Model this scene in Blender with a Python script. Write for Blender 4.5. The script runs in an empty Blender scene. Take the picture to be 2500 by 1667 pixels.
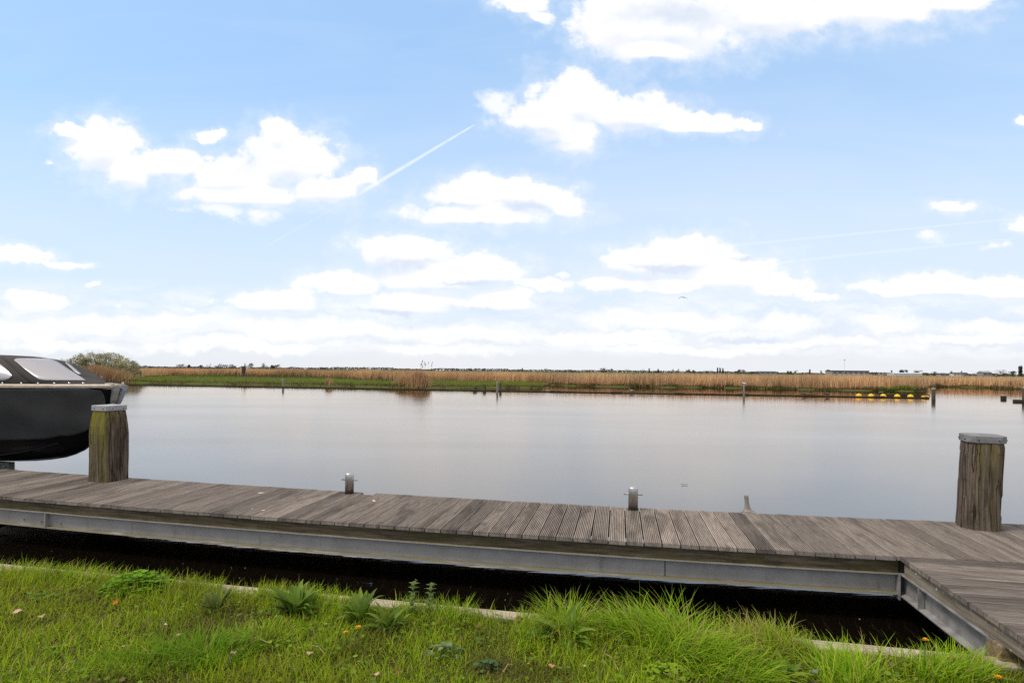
import bpy, math, random
import numpy as np
from mathutils import Vector, Matrix
from mathutils.bvhtree import BVHTree
R = math.radians
rng = np.random.default_rng(7)
random.seed(7)
sc = bpy.context.scene
COL = sc.collection

# ------------------------------------------------------------------ camera
F, CX, HY, ROLL, ZC, PHI = 1350.0, 1250.0, 905.5, 0.0095, 1.97, R(11)
cam = bpy.data.objects.new('camera', bpy.data.cameras.new('camera'))
COL.objects.link(cam)
cam.data.sensor_width = 36.0
cam.data.lens = F / 2500 * 36
cam.data.shift_y = (HY - 833.5) / 2500
cam.data.clip_start, cam.data.clip_end = 0.05, 12000
cam.matrix_world = Matrix.Translation((0, 0, ZC)) @ Matrix.Rotation(R(90), 4, 'X') @ Matrix.Rotation(ROLL, 4, 'Z')
sc.camera = cam

# ------------------------------------------------------------------ light, exposure
sc.view_settings.view_transform = 'Standard'
sc.view_settings.look = 'None'
sc.view_settings.exposure = 0.0
sc.view_settings.gamma = 1.0
sc.cycles.use_denoising = False
sc.cycles.caustics_reflective = False
sc.cycles.caustics_refractive = False
sc.cycles.max_bounces = 8
sc.cycles.sample_clamp_indirect = 3.0
SUN = Vector((-0.50, -0.16, 0.85)).normalized()
sun = bpy.data.objects.new('sun', bpy.data.lights.new('sun', 'SUN'))
sun.data.energy = 2.3
sun.data.angle = R(14)
sun.data.color = (1.0, 0.95, 0.88)
sun.rotation_euler = SUN.to_track_quat('Z', 'Y').to_euler()
COL.objects.link(sun)


class NT:
    """small helper for writing node graphs"""
    def __init__(s, tree):
        s.t = tree; s.n = tree.nodes; s.l = tree.links
    def node(s, typ, **kw):
        nd = s.n.new(typ)
        for k, v in kw.items():
            setattr(nd, k, v)
        return nd
    def put(s, sock, v):
        if isinstance(v, bpy.types.NodeSocket): s.l.new(v, sock)
        elif v is not None: sock.default_value = v
    def m(s, op, a, b=None, c=None, clamp=False):
        nd = s.node('ShaderNodeMath', operation=op, use_clamp=clamp)
        for i, v in enumerate((a, b, c)): s.put(nd.inputs[i], v)
        return nd.outputs[0]
    def vm(s, op, a, b=None, c=None, out=0):
        nd = s.node('ShaderNodeVectorMath', operation=op)
        for i, v in enumerate((a, b, c)):
            if v is not None: s.put(nd.inputs[i], v)
        return nd.outputs[out]
    def noise(s, vec, scale, detail=4.0, rough=0.55, dist=0.0, color=False):
        nd = s.node('ShaderNodeTexNoise')
        s.put(nd.inputs['Vector'], vec)
        nd.inputs['Scale'].default_value = scale
        nd.inputs['Detail'].default_value = detail
        nd.inputs['Roughness'].default_value = rough
        nd.inputs['Distortion'].default_value = dist
        return nd.outputs['Color' if color else 'Fac']
    def step(s, v, lo, hi, a=0.0, b=1.0):
        nd = s.node('ShaderNodeMapRange', interpolation_type='SMOOTHSTEP')
        s.put(nd.inputs[0], v)
        for i, x in enumerate((lo, hi, a, b)): nd.inputs[i + 1].default_value = x
        return nd.outputs[0]
    def mix(s, f, a, b, blend='MIX'):
        nd = s.node('ShaderNodeMix', data_type='RGBA', blend_type=blend)
        s.put(nd.inputs[0], f); s.put(nd.inputs[6], rgba(a)); s.put(nd.inputs[7], rgba(b))
        return nd.outputs[2]
    def scaled(s, vec, sx, sy, sz):
        return s.vm('MULTIPLY', vec, (sx, sy, sz))


def rgba(c):
    return (*c, 1.0) if isinstance(c, tuple) and len(c) == 3 else c


def survey(x, y):
    """direction of a surveyed sight line: tangent of its bearing and of its height (level axes)"""
    u, w = x - CX, y - HY
    return ((u * math.cos(ROLL) + w * math.sin(ROLL)) / F, -(w * math.cos(ROLL) - u * math.sin(ROLL)) / F)


# ------------------------------------------------------------------ world: sky with clouds at infinity
W = bpy.data.worlds.new('World'); sc.world = W; W.use_nodes = True
W.node_tree.nodes.clear()
g = NT(W.node_tree)
out = g.node('ShaderNodeOutputWorld'); bg = g.node('ShaderNodeBackground'); bg.inputs[1].default_value = 0.1
g.l.new(bg.outputs[0], out.inputs[0])
sky = g.node('ShaderNodeTexSky', sky_type='NISHITA')
sky.sun_disc = False
sky.sun_elevation = math.asin(SUN.z)
sky.sun_rotation = math.atan2(SUN.x, SUN.y)
sky.air_density, sky.dust_density, sky.ozone_density = 1.0, 0.6, 1.5
tc = g.node('ShaderNodeTexCoord')
dirv = tc.outputs['Generated']
sep = g.node('ShaderNodeSeparateXYZ'); g.l.new(dirv, sep.inputs[0])
dx, dy, dz = sep.outputs
ay = g.m('MAXIMUM', g.m('ABSOLUTE', dy), 0.08)
A = g.m('DIVIDE', dx, ay); B = g.m('DIVIDE', dz, ay)
comb = g.node('ShaderNodeCombineXYZ'); g.put(comb.inputs[0], A); g.put(comb.inputs[1], B)
P = comb.outputs[0]
# clear sky, paler towards the horizon and to the right
clear = sky.outputs[0]
veil = g.m('ADD', g.step(B, 0.62, 0.03, 0.0, 0.93), g.m('MULTIPLY', g.step(A, -0.5, 0.9), 0.18))
cir = g.noise(g.scaled(g.vm('ADD', P, (3.1, 0.7, 0)), 1.2, 6.0, 1), 1.6, 5.0, 0.6, 0.8)
veil = g.m('ADD', veil, g.m('MULTIPLY', g.m('SUBTRACT', cir, 0.5), 0.40), clamp=True)
blue = g.mix(0.68, g.mix(1.0, clear, (2.4, 2.35, 2.2), 'MULTIPLY'), (4.25, 6.85, 10.4))
pale = g.mix(g.step(B, 0.0, 0.14), (8.5, 8.75, 9.1), (7.6, 8.7, 10.2))
base = g.mix(veil, blue, pale)


def ellipses(lst, P, soft=None):
    best = None
    for (cx, cy, rx, ry) in lst:
        a, b = survey(cx * 1.0629, cy * 1.0629)
        sx, sy = F / (rx * 1.0629), F / (ry * 1.0629)
        v = g.vm('MULTIPLY_ADD', P, (sx, sy, 0), (-a * sx, -b * sy, 0))
        L = g.vm('LENGTH', v, out=1)
        best = L if best is None else g.m('MINIMUM', best, L)
    return g.m('SUBTRACT', 1.0, best)


w1 = g.vm('SUBTRACT', g.noise(P, 7.0, 3.0, 0.5, color=True), (0.5, 0.5, 0.5))
w2 = g.vm('SUBTRACT', g.noise(P, 26.0, 5.0, 0.62, color=True), (0.5, 0.5, 0.5))
Pw = g.vm('ADD', P, g.vm('ADD', g.vm('MULTIPLY', w1, (0.085, 0.05, 0)), g.vm('MULTIPLY', w2, (0.04, 0.032, 0))))
BIG = [(1420, 50, 120, 95), (1560, 55, 230, 80), (1750, 30, 260, 70), (2000, 15, 220, 62), (2180, 0, 120, 34), (1500, 110, 150, 32),
       (1200, 8, 62, 34), (1238, 38, 34, 22),
       (1330, 235, 112, 72), (1270, 270, 112, 40), (1440, 258, 140, 46), (1590, 283, 130, 28), (1320, 320, 56, 40), (1310, 295, 90, 36), (1700, 280, 60, 13),
       (235, 335, 96, 74), (285, 390, 62, 50), (155, 295, 48, 20), (400, 375, 95, 46), (530, 405, 130, 50), (665, 365, 122, 74),
       (640, 305, 55, 36), (745, 430, 96, 40), (560, 445, 160, 28), (835, 402, 36, 22), (480, 312, 36, 17),
       (1080, 447, 92, 42), (1200, 450, 132, 40), (1105, 492, 205, 30), (1300, 475, 58, 30),
       (925, 588, 112, 46), (1110, 622, 112, 46), (1010, 640, 180, 34), (1240, 655, 84, 18),
       (1575, 588, 118, 52), (1480, 602, 118, 42), (1680, 632, 150, 46), (1520, 655, 170, 22), (1790, 662, 96, 26), (1885, 690, 54, 11),
       (2180, 655, 170, 28), (2050, 666, 118, 18), (2320, 662, 110, 30),
       (780, 655, 108, 32), (640, 690, 110, 28), (960, 695, 140, 36), (1160, 690, 100, 28),
       (50, 590, 78, 24), (140, 605, 62, 9), (205, 652, 24, 8), (95, 692, 86, 26),
       (2195, 467, 66, 13), (2345, 512, 34, 20), (1400, 655, 70, 20), (2350, 285, 20, 10)]
WISP = [(590, 485, 80, 36), (500, 480, 110, 18), (2140, 537, 52, 20), (860, 572, 90, 28), (485, 685, 26, 11), (282, 705, 18, 7), (440, 705, 16, 7),
        (1150, 240, 60, 46), (105, 372, 16, 9), (1295, 632, 24, 10), (2280, 560, 40, 14)]
LOW = [(1540, 735, 260, 26), (1800, 742, 120, 20), (2060, 745, 110, 22), (2280, 752, 130, 22), (250, 745, 190, 26), (420, 735, 120, 22),
       (60, 760, 140, 30), (660, 745, 210, 30), (830, 755, 110, 24), (1050, 765, 220, 22), (1380, 775, 240, 20), (1850, 785, 200, 14), (2250, 780, 180, 13),
       (560, 790, 260, 18), (150, 795, 180, 14), (1000, 800, 200, 13), (1560, 800, 260, 12)]
fbm = g.noise(g.scaled(P, 1.0, 1.25, 1), 22.0, 8.0, 0.62)
fine = g.m('SUBTRACT', fbm, 0.5)
E0 = ellipses(BIG, Pw)
E1 = ellipses(BIG, g.vm('ADD', P, (0.0, 0.026, 0.0)))
E2 = ellipses(BIG, P)
lowside = g.step(g.m('SUBTRACT', E1, E2), -0.05, 0.55)            # towards the flat underside of a cloud
Db = g.m('ADD', E0, g.m('MULTIPLY', fine, 1.45))
hi = g.m('ADD', 0.30, g.m('MULTIPLY', lowside, 0.40))
ramp = g.m('DIVIDE', g.m('ADD', Db, 0.16), g.m('ADD', hi, 0.16), clamp=True)
ramp = g.m('MULTIPLY', g.m('MULTIPLY', ramp, ramp), g.m('SUBTRACT', 3.0, g.m('MULTIPLY', ramp, 2.0)))
halo = g.m('MULTIPLY', g.step(g.m('ADD', E0, g.m('MULTIPLY', fine, 2.4)), -0.75, 0.5), 0.38)
cb = g.m('MAXIMUM', ramp, halo)
Dw = g.m('ADD', ellipses(WISP, Pw), g.m('MULTIPLY', fine, 2.2))
cw = g.m('MULTIPLY', g.step(Dw, 0.0, 0.9), 0.85)
Dl = g.m('ADD', ellipses(LOW, Pw), g.m('MULTIPLY', fine, 1.5))
cl = g.m('MULTIPLY', g.step(Dl, -0.35, 0.55), 0.92)
band = g.m('MULTIPLY', g.step(B, 0.015, 0.05), g.step(B, 0.17, 0.11))
strat = g.noise(g.scaled(Pw, 3.2, 15.0, 1), 1.5, 6.0, 0.6)
cs = g.m('MULTIPLY', g.m('MULTIPLY', g.step(strat, 0.38, 0.64), band), 0.75)
# unseen overhead: near-full cloud added to whiten and brighten the ambient light
over = g.noise(dirv, 2.3, 6.0, 0.55)
co = g.m('MULTIPLY', g.step(over, 0.20, 0.42), g.step(B, 0.72, 0.95))
cover = g.m('MAXIMUM', g.m('MAXIMUM', cb, cw), g.m('MAXIMUM', g.m('MAXIMUM', cl, cs), co))
# grey under-sides of the thicker clouds
SH = [(930, 612, 80, 15), (1540, 612, 105, 13), (1700, 598, 40, 9), (1190, 470, 70, 14), (1560, 35, 170, 34), (1330, 700, 100, 16), (1120, 715, 110, 12), (880, 712, 90, 10), (1730, 775, 160, 9), (1060, 655, 90, 10)]
shade = g.step(g.m('ADD', ellipses(SH, Pw), g.m('MULTIPLY', fine, 1.2)), -0.3, 1.0)
inner = g.step(g.noise(P, 9.0, 5.0, 0.6), 0.5, 0.75)
shade = g.m('ADD', g.m('ADD', g.m('MULTIPLY', shade, 0.95), g.m('MULTIPLY', inner, 0.40)), g.m('MULTIPLY', g.m('MULTIPLY', lowside, cb), 0.62), clamp=True)
white = g.mix(shade, (10.5, 10.5, 10.5), (7.5, 8.2, 9.5))
white = g.mix(g.step(B, 0.72, 0.95), white, (10.4, 9.8, 9.1))  # added overhead cloud tinted warm to offset the blue sky fill
skyc = g.mix(cover, base, white)


def trail(p0, p1, width, amt, skyc):
    a0, b0 = survey(p0[0] * 1.0629, p0[1] * 1.0629); a1, b1 = survey(p1[0] * 1.0629, p1[1] * 1.0629)
    L = math.hypot(a1 - a0, b1 - b0); ux, uy = (a1 - a0) / L, (b1 - b0) / L
    q = g.vm('SUBTRACT', P, (a0, b0, 0))
    along = g.vm('DOT_PRODUCT', q, (ux, uy, 0), out=1)
    off = g.m('ABSOLUTE', g.vm('DOT_PRODUCT', q, (-uy, ux, 0), out=1))
    wv = g.m('MULTIPLY', g.m('ADD', 0.35, g.m('MULTIPLY', g.m('DIVIDE', along, L), 0.65)), width)
    core = g.m('SUBTRACT', 1.0, g.m('DIVIDE', off, wv), clamp=True)
    ends = g.m('MULTIPLY', g.step(along, 0.0, 0.02), g.step(along, L, L * 0.8))
    f = g.m('MULTIPLY', g.m('MULTIPLY', core, ends), g.m('MULTIPLY', g.step(g.noise(P, 60.0, 3.0), 0.1, 0.6, 0.55, 1.0), amt))
    return g.mix(f, skyc, (11.0, 11.2, 11.5))


skyc = trail((1098, 282), (800, 460), 0.0065, 0.6, skyc)
skyc = trail((800, 460), (596, 574), 0.003, 0.15, skyc)
skyc = trail((2356, 500), (1600, 572), 0.004, 0.22, skyc)
skyc = trail((2356, 545), (1700, 612), 0.005, 0.2, skyc)
g.l.new(skyc, bg.inputs[0])


# ------------------------------------------------------------------ helpers: placing
cP, sP = math.cos(PHI), math.sin(PHI)
def J(s, t, z=0.0):
    """jetty axes (s along the jetty, t away from the bank) to world"""
    return Vector((s * cP + t * sP, -s * sP + t * cP, z))
def to_st(p): return (p[0] * cP - p[1] * sP, p[0] * sP + p[1] * cP)
def at_z(x, y, z):
    a, b = survey(x, y); Y = (ZC - z) / -b
    return Vector((a * Y, Y, z))
def at_y(x, y, Y):
    a, b = survey(x, y)
    return Vector((a * Y, Y, ZC + b * Y))
def at_t(x, y, t):
    a, b = survey(x, y); Y = t / (a * sP + cP)
    return Vector((a * Y, Y, ZC + b * Y))
def bow(s):
    """the jetty is very slightly curved"""
    q = max(-10.0, min(4.2, s)) + 1.2
    return (0.0075 if q > 0 else 0.0042) * q * q


# ------------------------------------------------------------------ helpers: objects
def tag(o, label=None, cat=None, group=None, kind=None):
    if label: o['label'] = label
    if cat: o['category'] = cat
    if group: o['group'] = group
    if kind: o['kind'] = kind
    return o


def empty(name, loc=(0, 0, 0), rz=0.0):
    o = bpy.data.objects.new(name, None); COL.objects.link(o)
    o.location = loc; o.rotation_euler = (0, 0, rz); o.empty_display_size = 0.1
    return o


class MB:
    def __init__(s): s.v = []; s.f = []; s.tone = []; s.cur = 0.5
    def add(s, verts, faces):
        b = len(s.v)
        s.v += [tuple(v) for v in verts]; s.f += [tuple(i + b for i in f) for f in faces]
        s.tone += [s.cur] * len(verts)
        return s
    def box(s, c, size, rz=0.0, tilt=None):
        hx, hy, hz = size[0] / 2, size[1] / 2, size[2] / 2
        m = Matrix.Rotation(rz, 3, 'Z')
        if tilt is not None: m = tilt
        vs = [Vector(c) + m @ Vector((x * hx, y * hy, z * hz)) for x in (-1, 1) for y in (-1, 1) for z in (-1, 1)]
        return s.add(vs, [(0, 1, 3, 2), (4, 6, 7, 5), (0, 4, 5, 1), (2, 3, 7, 6), (0, 2, 6, 4), (1, 5, 7, 3)])
    def loft(s, rings, cap=True, closed=True):
        n = len(rings[0]); vs = [p for r in rings for p in r]; fs = []
        m = n if closed else n - 1
        for i in range(len(rings) - 1):
            for j in range(m):
                k = (j + 1) % n
                fs.append((i * n + j, i * n + k, (i + 1) * n + k, (i + 1) * n + j))
        if cap and closed:
            fs.append(tuple(range(n - 1, -1, -1))); fs.append(tuple(range((len(rings) - 1) * n, len(rings) * n)))
        return s.add(vs, fs)
    def tube(s, pts, rad, n=8, cap=True):
        pts = [Vector(p) for p in pts]
        if not hasattr(rad, '__len__'): rad = [rad] * len(pts)
        rings = []
        for i, p in enumerate(pts):
            d = (pts[min(i + 1, len(pts) - 1)] - pts[max(i - 1, 0)]).normalized()
            a = Vector((0, 0, 1)) if abs(d.z) < 0.9 else Vector((1, 0, 0))
            x = d.cross(a).normalized(); y = x.cross(d)
            rings.append([p + (x * math.cos(q) + y * math.sin(q)) * rad[i] for q in [2 * math.pi * k / n for k in range(n)]])
        return s.loft(rings, cap)
    def lathe(s, prof, c=(0, 0, 0), n=20, sx=1.0, sy=1.0):
        return s.loft([[(c[0] + r * sx * math.cos(q), c[1] + r * sy * math.sin(q), c[2] + z) for q in [2 * math.pi * k / n for k in range(n)]] for r, z in prof])
    def build(s, name, mat, parent=None, smooth=False, bevel=0.0, label=None):
        me = bpy.data.meshes.new(name); me.from_pydata(s.v, [], s.f)
        at = me.attributes.new('tone', 'FLOAT', 'POINT'); at.data.foreach_set('value', s.tone)
        me.materials.append(mat); me.update()
        if smooth: me.polygons.foreach_set('use_smooth', [True] * len(me.polygons))
        o = bpy.data.objects.new(name, me); COL.objects.link(o)
        if parent is not None: o.parent = parent
        if bevel:
            b = o.modifiers.new('bevel', 'BEVEL'); b.width = bevel; b.segments = 2; b.limit_method = 'ANGLE'; b.angle_limit = R(40)
        if label: o['label'] = label
        return o


def np_quads(name, V, Q, colors, mat, parent=None, smooth=True):
    """a big mesh of quads from arrays; colors: one rgb per vertex (the leaf's own colour)"""
    me = bpy.data.meshes.new(name)
    nv, nq = len(V), len(Q)
    me.vertices.add(nv); me.vertices.foreach_set('co', np.asarray(V, np.float32).ravel())
    me.loops.add(nq * 4); me.loops.foreach_set('vertex_index', np.asarray(Q, np.int32).ravel())
    me.polygons.add(nq); me.polygons.foreach_set('loop_start', np.arange(0, nq * 4, 4, dtype=np.int32))
    me.update(calc_edges=True)
    if colors is not None:
        at = me.attributes.new('tint', 'FLOAT_COLOR', 'POINT')
        at.data.foreach_set('color', np.concatenate([colors, np.ones((nv, 1))], 1).astype(np.float32).ravel())
    if smooth: me.polygons.foreach_set('use_smooth', np.ones(nq, bool))
    me.materials.append(mat)
    o = bpy.data.objects.new(name, me); COL.objects.link(o)
    if parent is not None: o.parent = parent
    return o


def blades(base, length, width, az, lean, curl, seg=3, twist=None, prof=None):
    """curved tapering strips. base (n,3); lean = start angle from vertical, curl = extra bend to the tip; returns V, Q"""
    n = len(base); k = seg + 1
    V = np.zeros((n, k, 2, 3)); pos = np.array(base, float).copy()
    ca, sa = np.cos(az), np.sin(az)
    tw = az + math.pi / 2 + (0 if twist is None else twist)
    wx, wy = np.cos(tw), np.sin(tw)
    for i in range(k):
        f = i / seg
        wd = width * ((1 - f) ** 0.6 * 0.96 + 0.04 if prof is None else prof[i]) / 2
        V[:, i, 0, 0] = pos[:, 0] - wx * wd; V[:, i, 0, 1] = pos[:, 1] - wy * wd; V[:, i, 0, 2] = pos[:, 2]
        V[:, i, 1, 0] = pos[:, 0] + wx * wd; V[:, i, 1, 1] = pos[:, 1] + wy * wd; V[:, i, 1, 2] = pos[:, 2]
        th = lean + curl * f
        st = length / seg
        pos[:, 0] += ca * np.sin(th) * st; pos[:, 1] += sa * np.sin(th) * st; pos[:, 2] += np.cos(th) * st
    b = (np.arange(n) * k * 2)[:, None]
    Q = np.stack([b + np.array([[2 * i, 2 * i + 1, 2 * i + 3, 2 * i + 2]]) for i in range(seg)], 1).reshape(-1, 4)
    return V.reshape(-1, 3), Q


def rep(c, k): return np.repeat(c, k, axis=0)
def join(parts):
    V, Q, C, o = [], [], [], 0
    for v, q, c in parts:
        V.append(v); Q.append(q + o); C.append(c); o += len(v)
    return np.concatenate(V), np.concatenate(Q), np.concatenate(C)


def vnoise(x, y, seed=0):
    """smooth value noise on arrays, 0..1"""
    r = np.random.default_rng(seed).random((64, 64))
    xi, yi = np.floor(x).astype(int), np.floor(y).astype(int); fx, fy = x - xi, y - yi
    fx, fy = fx * fx * (3 - 2 * fx), fy * fy * (3 - 2 * fy)
    q = lambda a, b: r[a % 64, b % 64]
    return (q(xi, yi) * (1 - fx) + q(xi + 1, yi) * fx) * (1 - fy) + (q(xi, yi + 1) * (1 - fx) + q(xi + 1, yi + 1) * fx) * fy


# ------------------------------------------------------------------ materials
def new_mat(name):
    m = bpy.data.materials.new(name); m.use_nodes = True
    t = NT(m.node_tree); b = m.node_tree.nodes['Principled BSDF']
    return m, t, b


def plain(name, col, rough=0.6, metal=0.0, vary=0.15, scale=6.0, bump=0.0, spec=0.3, bscale=60.0):
    m, t, b = new_mat(name)
    co = t.node('ShaderNodeTexCoord').outputs['Object']
    n = t.noise(co, scale, 6.0, 0.6)
    lo = tuple(c * (1 - vary) for c in col); hi = tuple(min(1, c * (1 + vary)) for c in col)
    t.put(b.inputs['Base Color'], t.mix(t.step(n, 0.3, 0.7), lo, hi))
    b.inputs['Roughness'].default_value = rough; b.inputs['Metallic'].default_value = metal
    b.inputs['Specular IOR Level'].default_value = spec
    if bump:
        bn = t.node('ShaderNodeBump'); bn.inputs['Strength'].default_value = bump; bn.inputs['Distance'].default_value = 0.01
        t.put(bn.inputs['Height'], t.noise(co, bscale, 5.0)); t.l.new(bn.outputs[0], b.inputs['Normal'])
    return m


def leaf_mat(name, trans=0.35, rough=0.55, spec=0.25):
    m, t, b = new_mat(name)
    at = t.node('ShaderNodeAttribute', attribute_name='tint').outputs['Color']
    t.put(b.inputs['Base Color'], at)
    b.inputs['Roughness'].default_value = rough; b.inputs['Specular IOR Level'].default_value = spec
    tr = t.node('ShaderNodeBsdfTranslucent'); t.put(tr.inputs[0], at)
    mx = t.node('ShaderNodeMixShader'); mx.inputs[0].default_value = trans
    t.l.new(b.outputs[0], mx.inputs[1]); t.l.new(tr.outputs[0], mx.inputs[2])
    t.l.new(mx.outputs[0], t.n['Material Output'].inputs[0])
    return m


def deck_mat(name, axis):
    """weathered grooved hardwood; axis 0/1 = direction of the boards in the mesh's own axes"""
    m, t, b = new_mat(name)
    co = t.node('ShaderNodeTexCoord').outputs['Object']
    tone = t.node('ShaderNodeAttribute', attribute_name='tone').outputs['Fac']
    cb_ = t.node('ShaderNodeCombineXYZ'); t.put(cb_.inputs[axis], t.m('MULTIPLY', tone, 37.0)); t.put(cb_.inputs[2], t.m('MULTIPLY', tone, 11.0))
    p = t.vm('ADD', co, cb_.outputs[0])
    st = (90.0, 5.0, 20.0) if axis == 1 else (5.0, 90.0, 20.0)
    grain = t.noise(t.vm('MULTIPLY', p, st), 1.0, 5.0, 0.65)
    ms = (7.0, 1.3, 3.0) if axis == 1 else (1.3, 7.0, 3.0)
    patch = t.noise(t.vm('MULTIPLY', p, ms), 1.0, 4.0, 0.6, 0.6)
    mott = t.noise(p, 34.0, 5.0, 0.7)
    c = t.mix(t.step(grain, 0.28, 0.72), (0.245, 0.198, 0.164), (0.45, 0.378, 0.322))
    c = t.mix(t.m('MULTIPLY', t.step(patch, 0.47, 0.66), 0.60), c, (0.105, 0.083, 0.068))
    c = t.mix(t.m('MULTIPLY', t.step(mott, 0.55, 0.8), 0.4), c, (0.47, 0.43, 0.39))
    v = t.m('ADD', 0.36, t.m('MULTIPLY', tone, 0.58))
    c = t.vm('SCALE', c); t.put(c.node.inputs['Scale'], v)
    t.put(b.inputs['Base Color'], c)
    b.inputs['Roughness'].default_value = 0.75; b.inputs['Specular IOR Level'].default_value = 0.25
    bn = t.node('ShaderNodeBump'); bn.inputs['Strength'].default_value = 0.35; bn.inputs['Distance'].default_value = 0.004
    t.put(bn.inputs['Height'], t.m('ADD', grain, mott)); t.l.new(bn.outputs[0], b.inputs['Normal'])
    return m


def timber_mat(name, dark, light, moss, moss_amt, axis, lichen=False, fine=40.0):
    m, t, b = new_mat(name)
    co = t.node('ShaderNodeTexCoord').outputs['Object']
    st = [fine, fine, fine]; st[axis] = fine / 16
    grain = t.noise(t.vm('MULTIPLY', co, tuple(st)), 1.0, 6.0, 0.65)
    mott = t.noise(co, 45.0, 5.0, 0.75)
    c = t.mix(t.step(grain, 0.3, 0.7), dark, light)
    c = t.mix(t.m('MULTIPLY', t.step(mott, 0.52, 0.75), 0.5), c, light)
    mo = t.noise(co, 3.0, 6.0, 0.65)
    c = t.mix(t.m('MULTIPLY', t.step(mo, 0.42, 0.68), moss_amt), c, moss)
    if lichen:
        l1 = t.step(t.noise(co, 14.0, 2.0, 0.5), 0.70, 0.74)
        c = t.mix(t.m('MULTIPLY', l1, 0.9), c, (0.55, 0.27, 0.05))
        l2 = t.step(t.noise(t.vm('ADD', co, (5.0, 3.0, 1.0)), 17.0, 2.0, 0.5), 0.70, 0.73)
        c = t.mix(t.m('MULTIPLY', l2, 0.9), c, (0.55, 0.60, 0.50))
    t.put(b.inputs['Base Color'], c)
    b.inputs['Roughness'].default_value = 0.85; b.inputs['Specular IOR Level'].default_value = 0.2
    bn = t.node('ShaderNodeBump'); bn.inputs['Strength'].default_value = 0.6; bn.inputs['Distance'].default_value = 0.006
    t.put(bn.inputs['Height'], t.m('ADD', grain, t.m('MULTIPLY', mott, 0.6))); t.l.new(bn.outputs[0], b.inputs['Normal'])
    return m


def galv_mat():
    m, t, b = new_mat('galvanised_steel')
    co = t.node('ShaderNodeTexCoord').outputs['Object']
    vo = t.node('ShaderNodeTexVoronoi'); t.put(vo.inputs['Vector'], co); vo.inputs['Scale'].default_value = 90.0
    n = t.noise(co, 5.0, 6.0, 0.65); n2 = t.noise(co, 38.0, 5.0, 0.7)
    c = t.mix(t.step(n, 0.3, 0.7), (0.285, 0.254, 0.228), (0.37, 0.333, 0.302))
    c = t.mix(t.m('MULTIPLY', vo.outputs['Color'], 0.18), c, (0.44, 0.42, 0.395))
    c = t.mix(t.m('MULTIPLY', t.step(n2, 0.6, 0.78), 0.5), c, (0.12, 0.12, 0.11))
    geo = t.node('ShaderNodeNewGeometry'); sx = t.node('ShaderNodeSeparateXYZ'); t.l.new(geo.outputs['Normal'], sx.inputs[0])
    up = t.step(sx.outputs[2], 0.5, 0.9)
    mo = t.m('MULTIPLY', up, t.step(t.noise(t.vm('MULTIPLY', co, (2.2, 14.0, 8.0)), 1.0, 5.0, 0.6), 0.28, 0.52))
    c = t.mix(t.m('MULTIPLY', t.step(t.noise(t.vm('MULTIPLY', co, (9.0, 9.0, 1.2)), 1.0, 5.0, 0.65), 0.58, 0.75), 0.45), c, (0.15, 0.125, 0.095))
    c = t.mix(t.m('MULTIPLY', mo, 0.85), c, (0.13, 0.115, 0.045))
    t.put(b.inputs['Base Color'], c)
    b.inputs['Roughness'].default_value = 0.62; b.inputs['Specular IOR Level'].default_value = 0.25
    return m


def steel_mat():
    m, t, b = new_mat('brushed_stainless')
    co = t.node('ShaderNodeTexCoord').outputs['Object']
    n = t.noise(t.vm('MULTIPLY', co, (4, 4, 160)), 1.0, 3.0)
    t.put(b.inputs['Base Color'], t.mix(n, (0.42, 0.40, 0.38), (0.56, 0.54, 0.52)))
    b.inputs['Metallic'].default_value = 1.0
    t.put(b.inputs['Roughness'], t.step(n, 0.2, 0.8, 0.28, 0.42))
    return m


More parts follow.
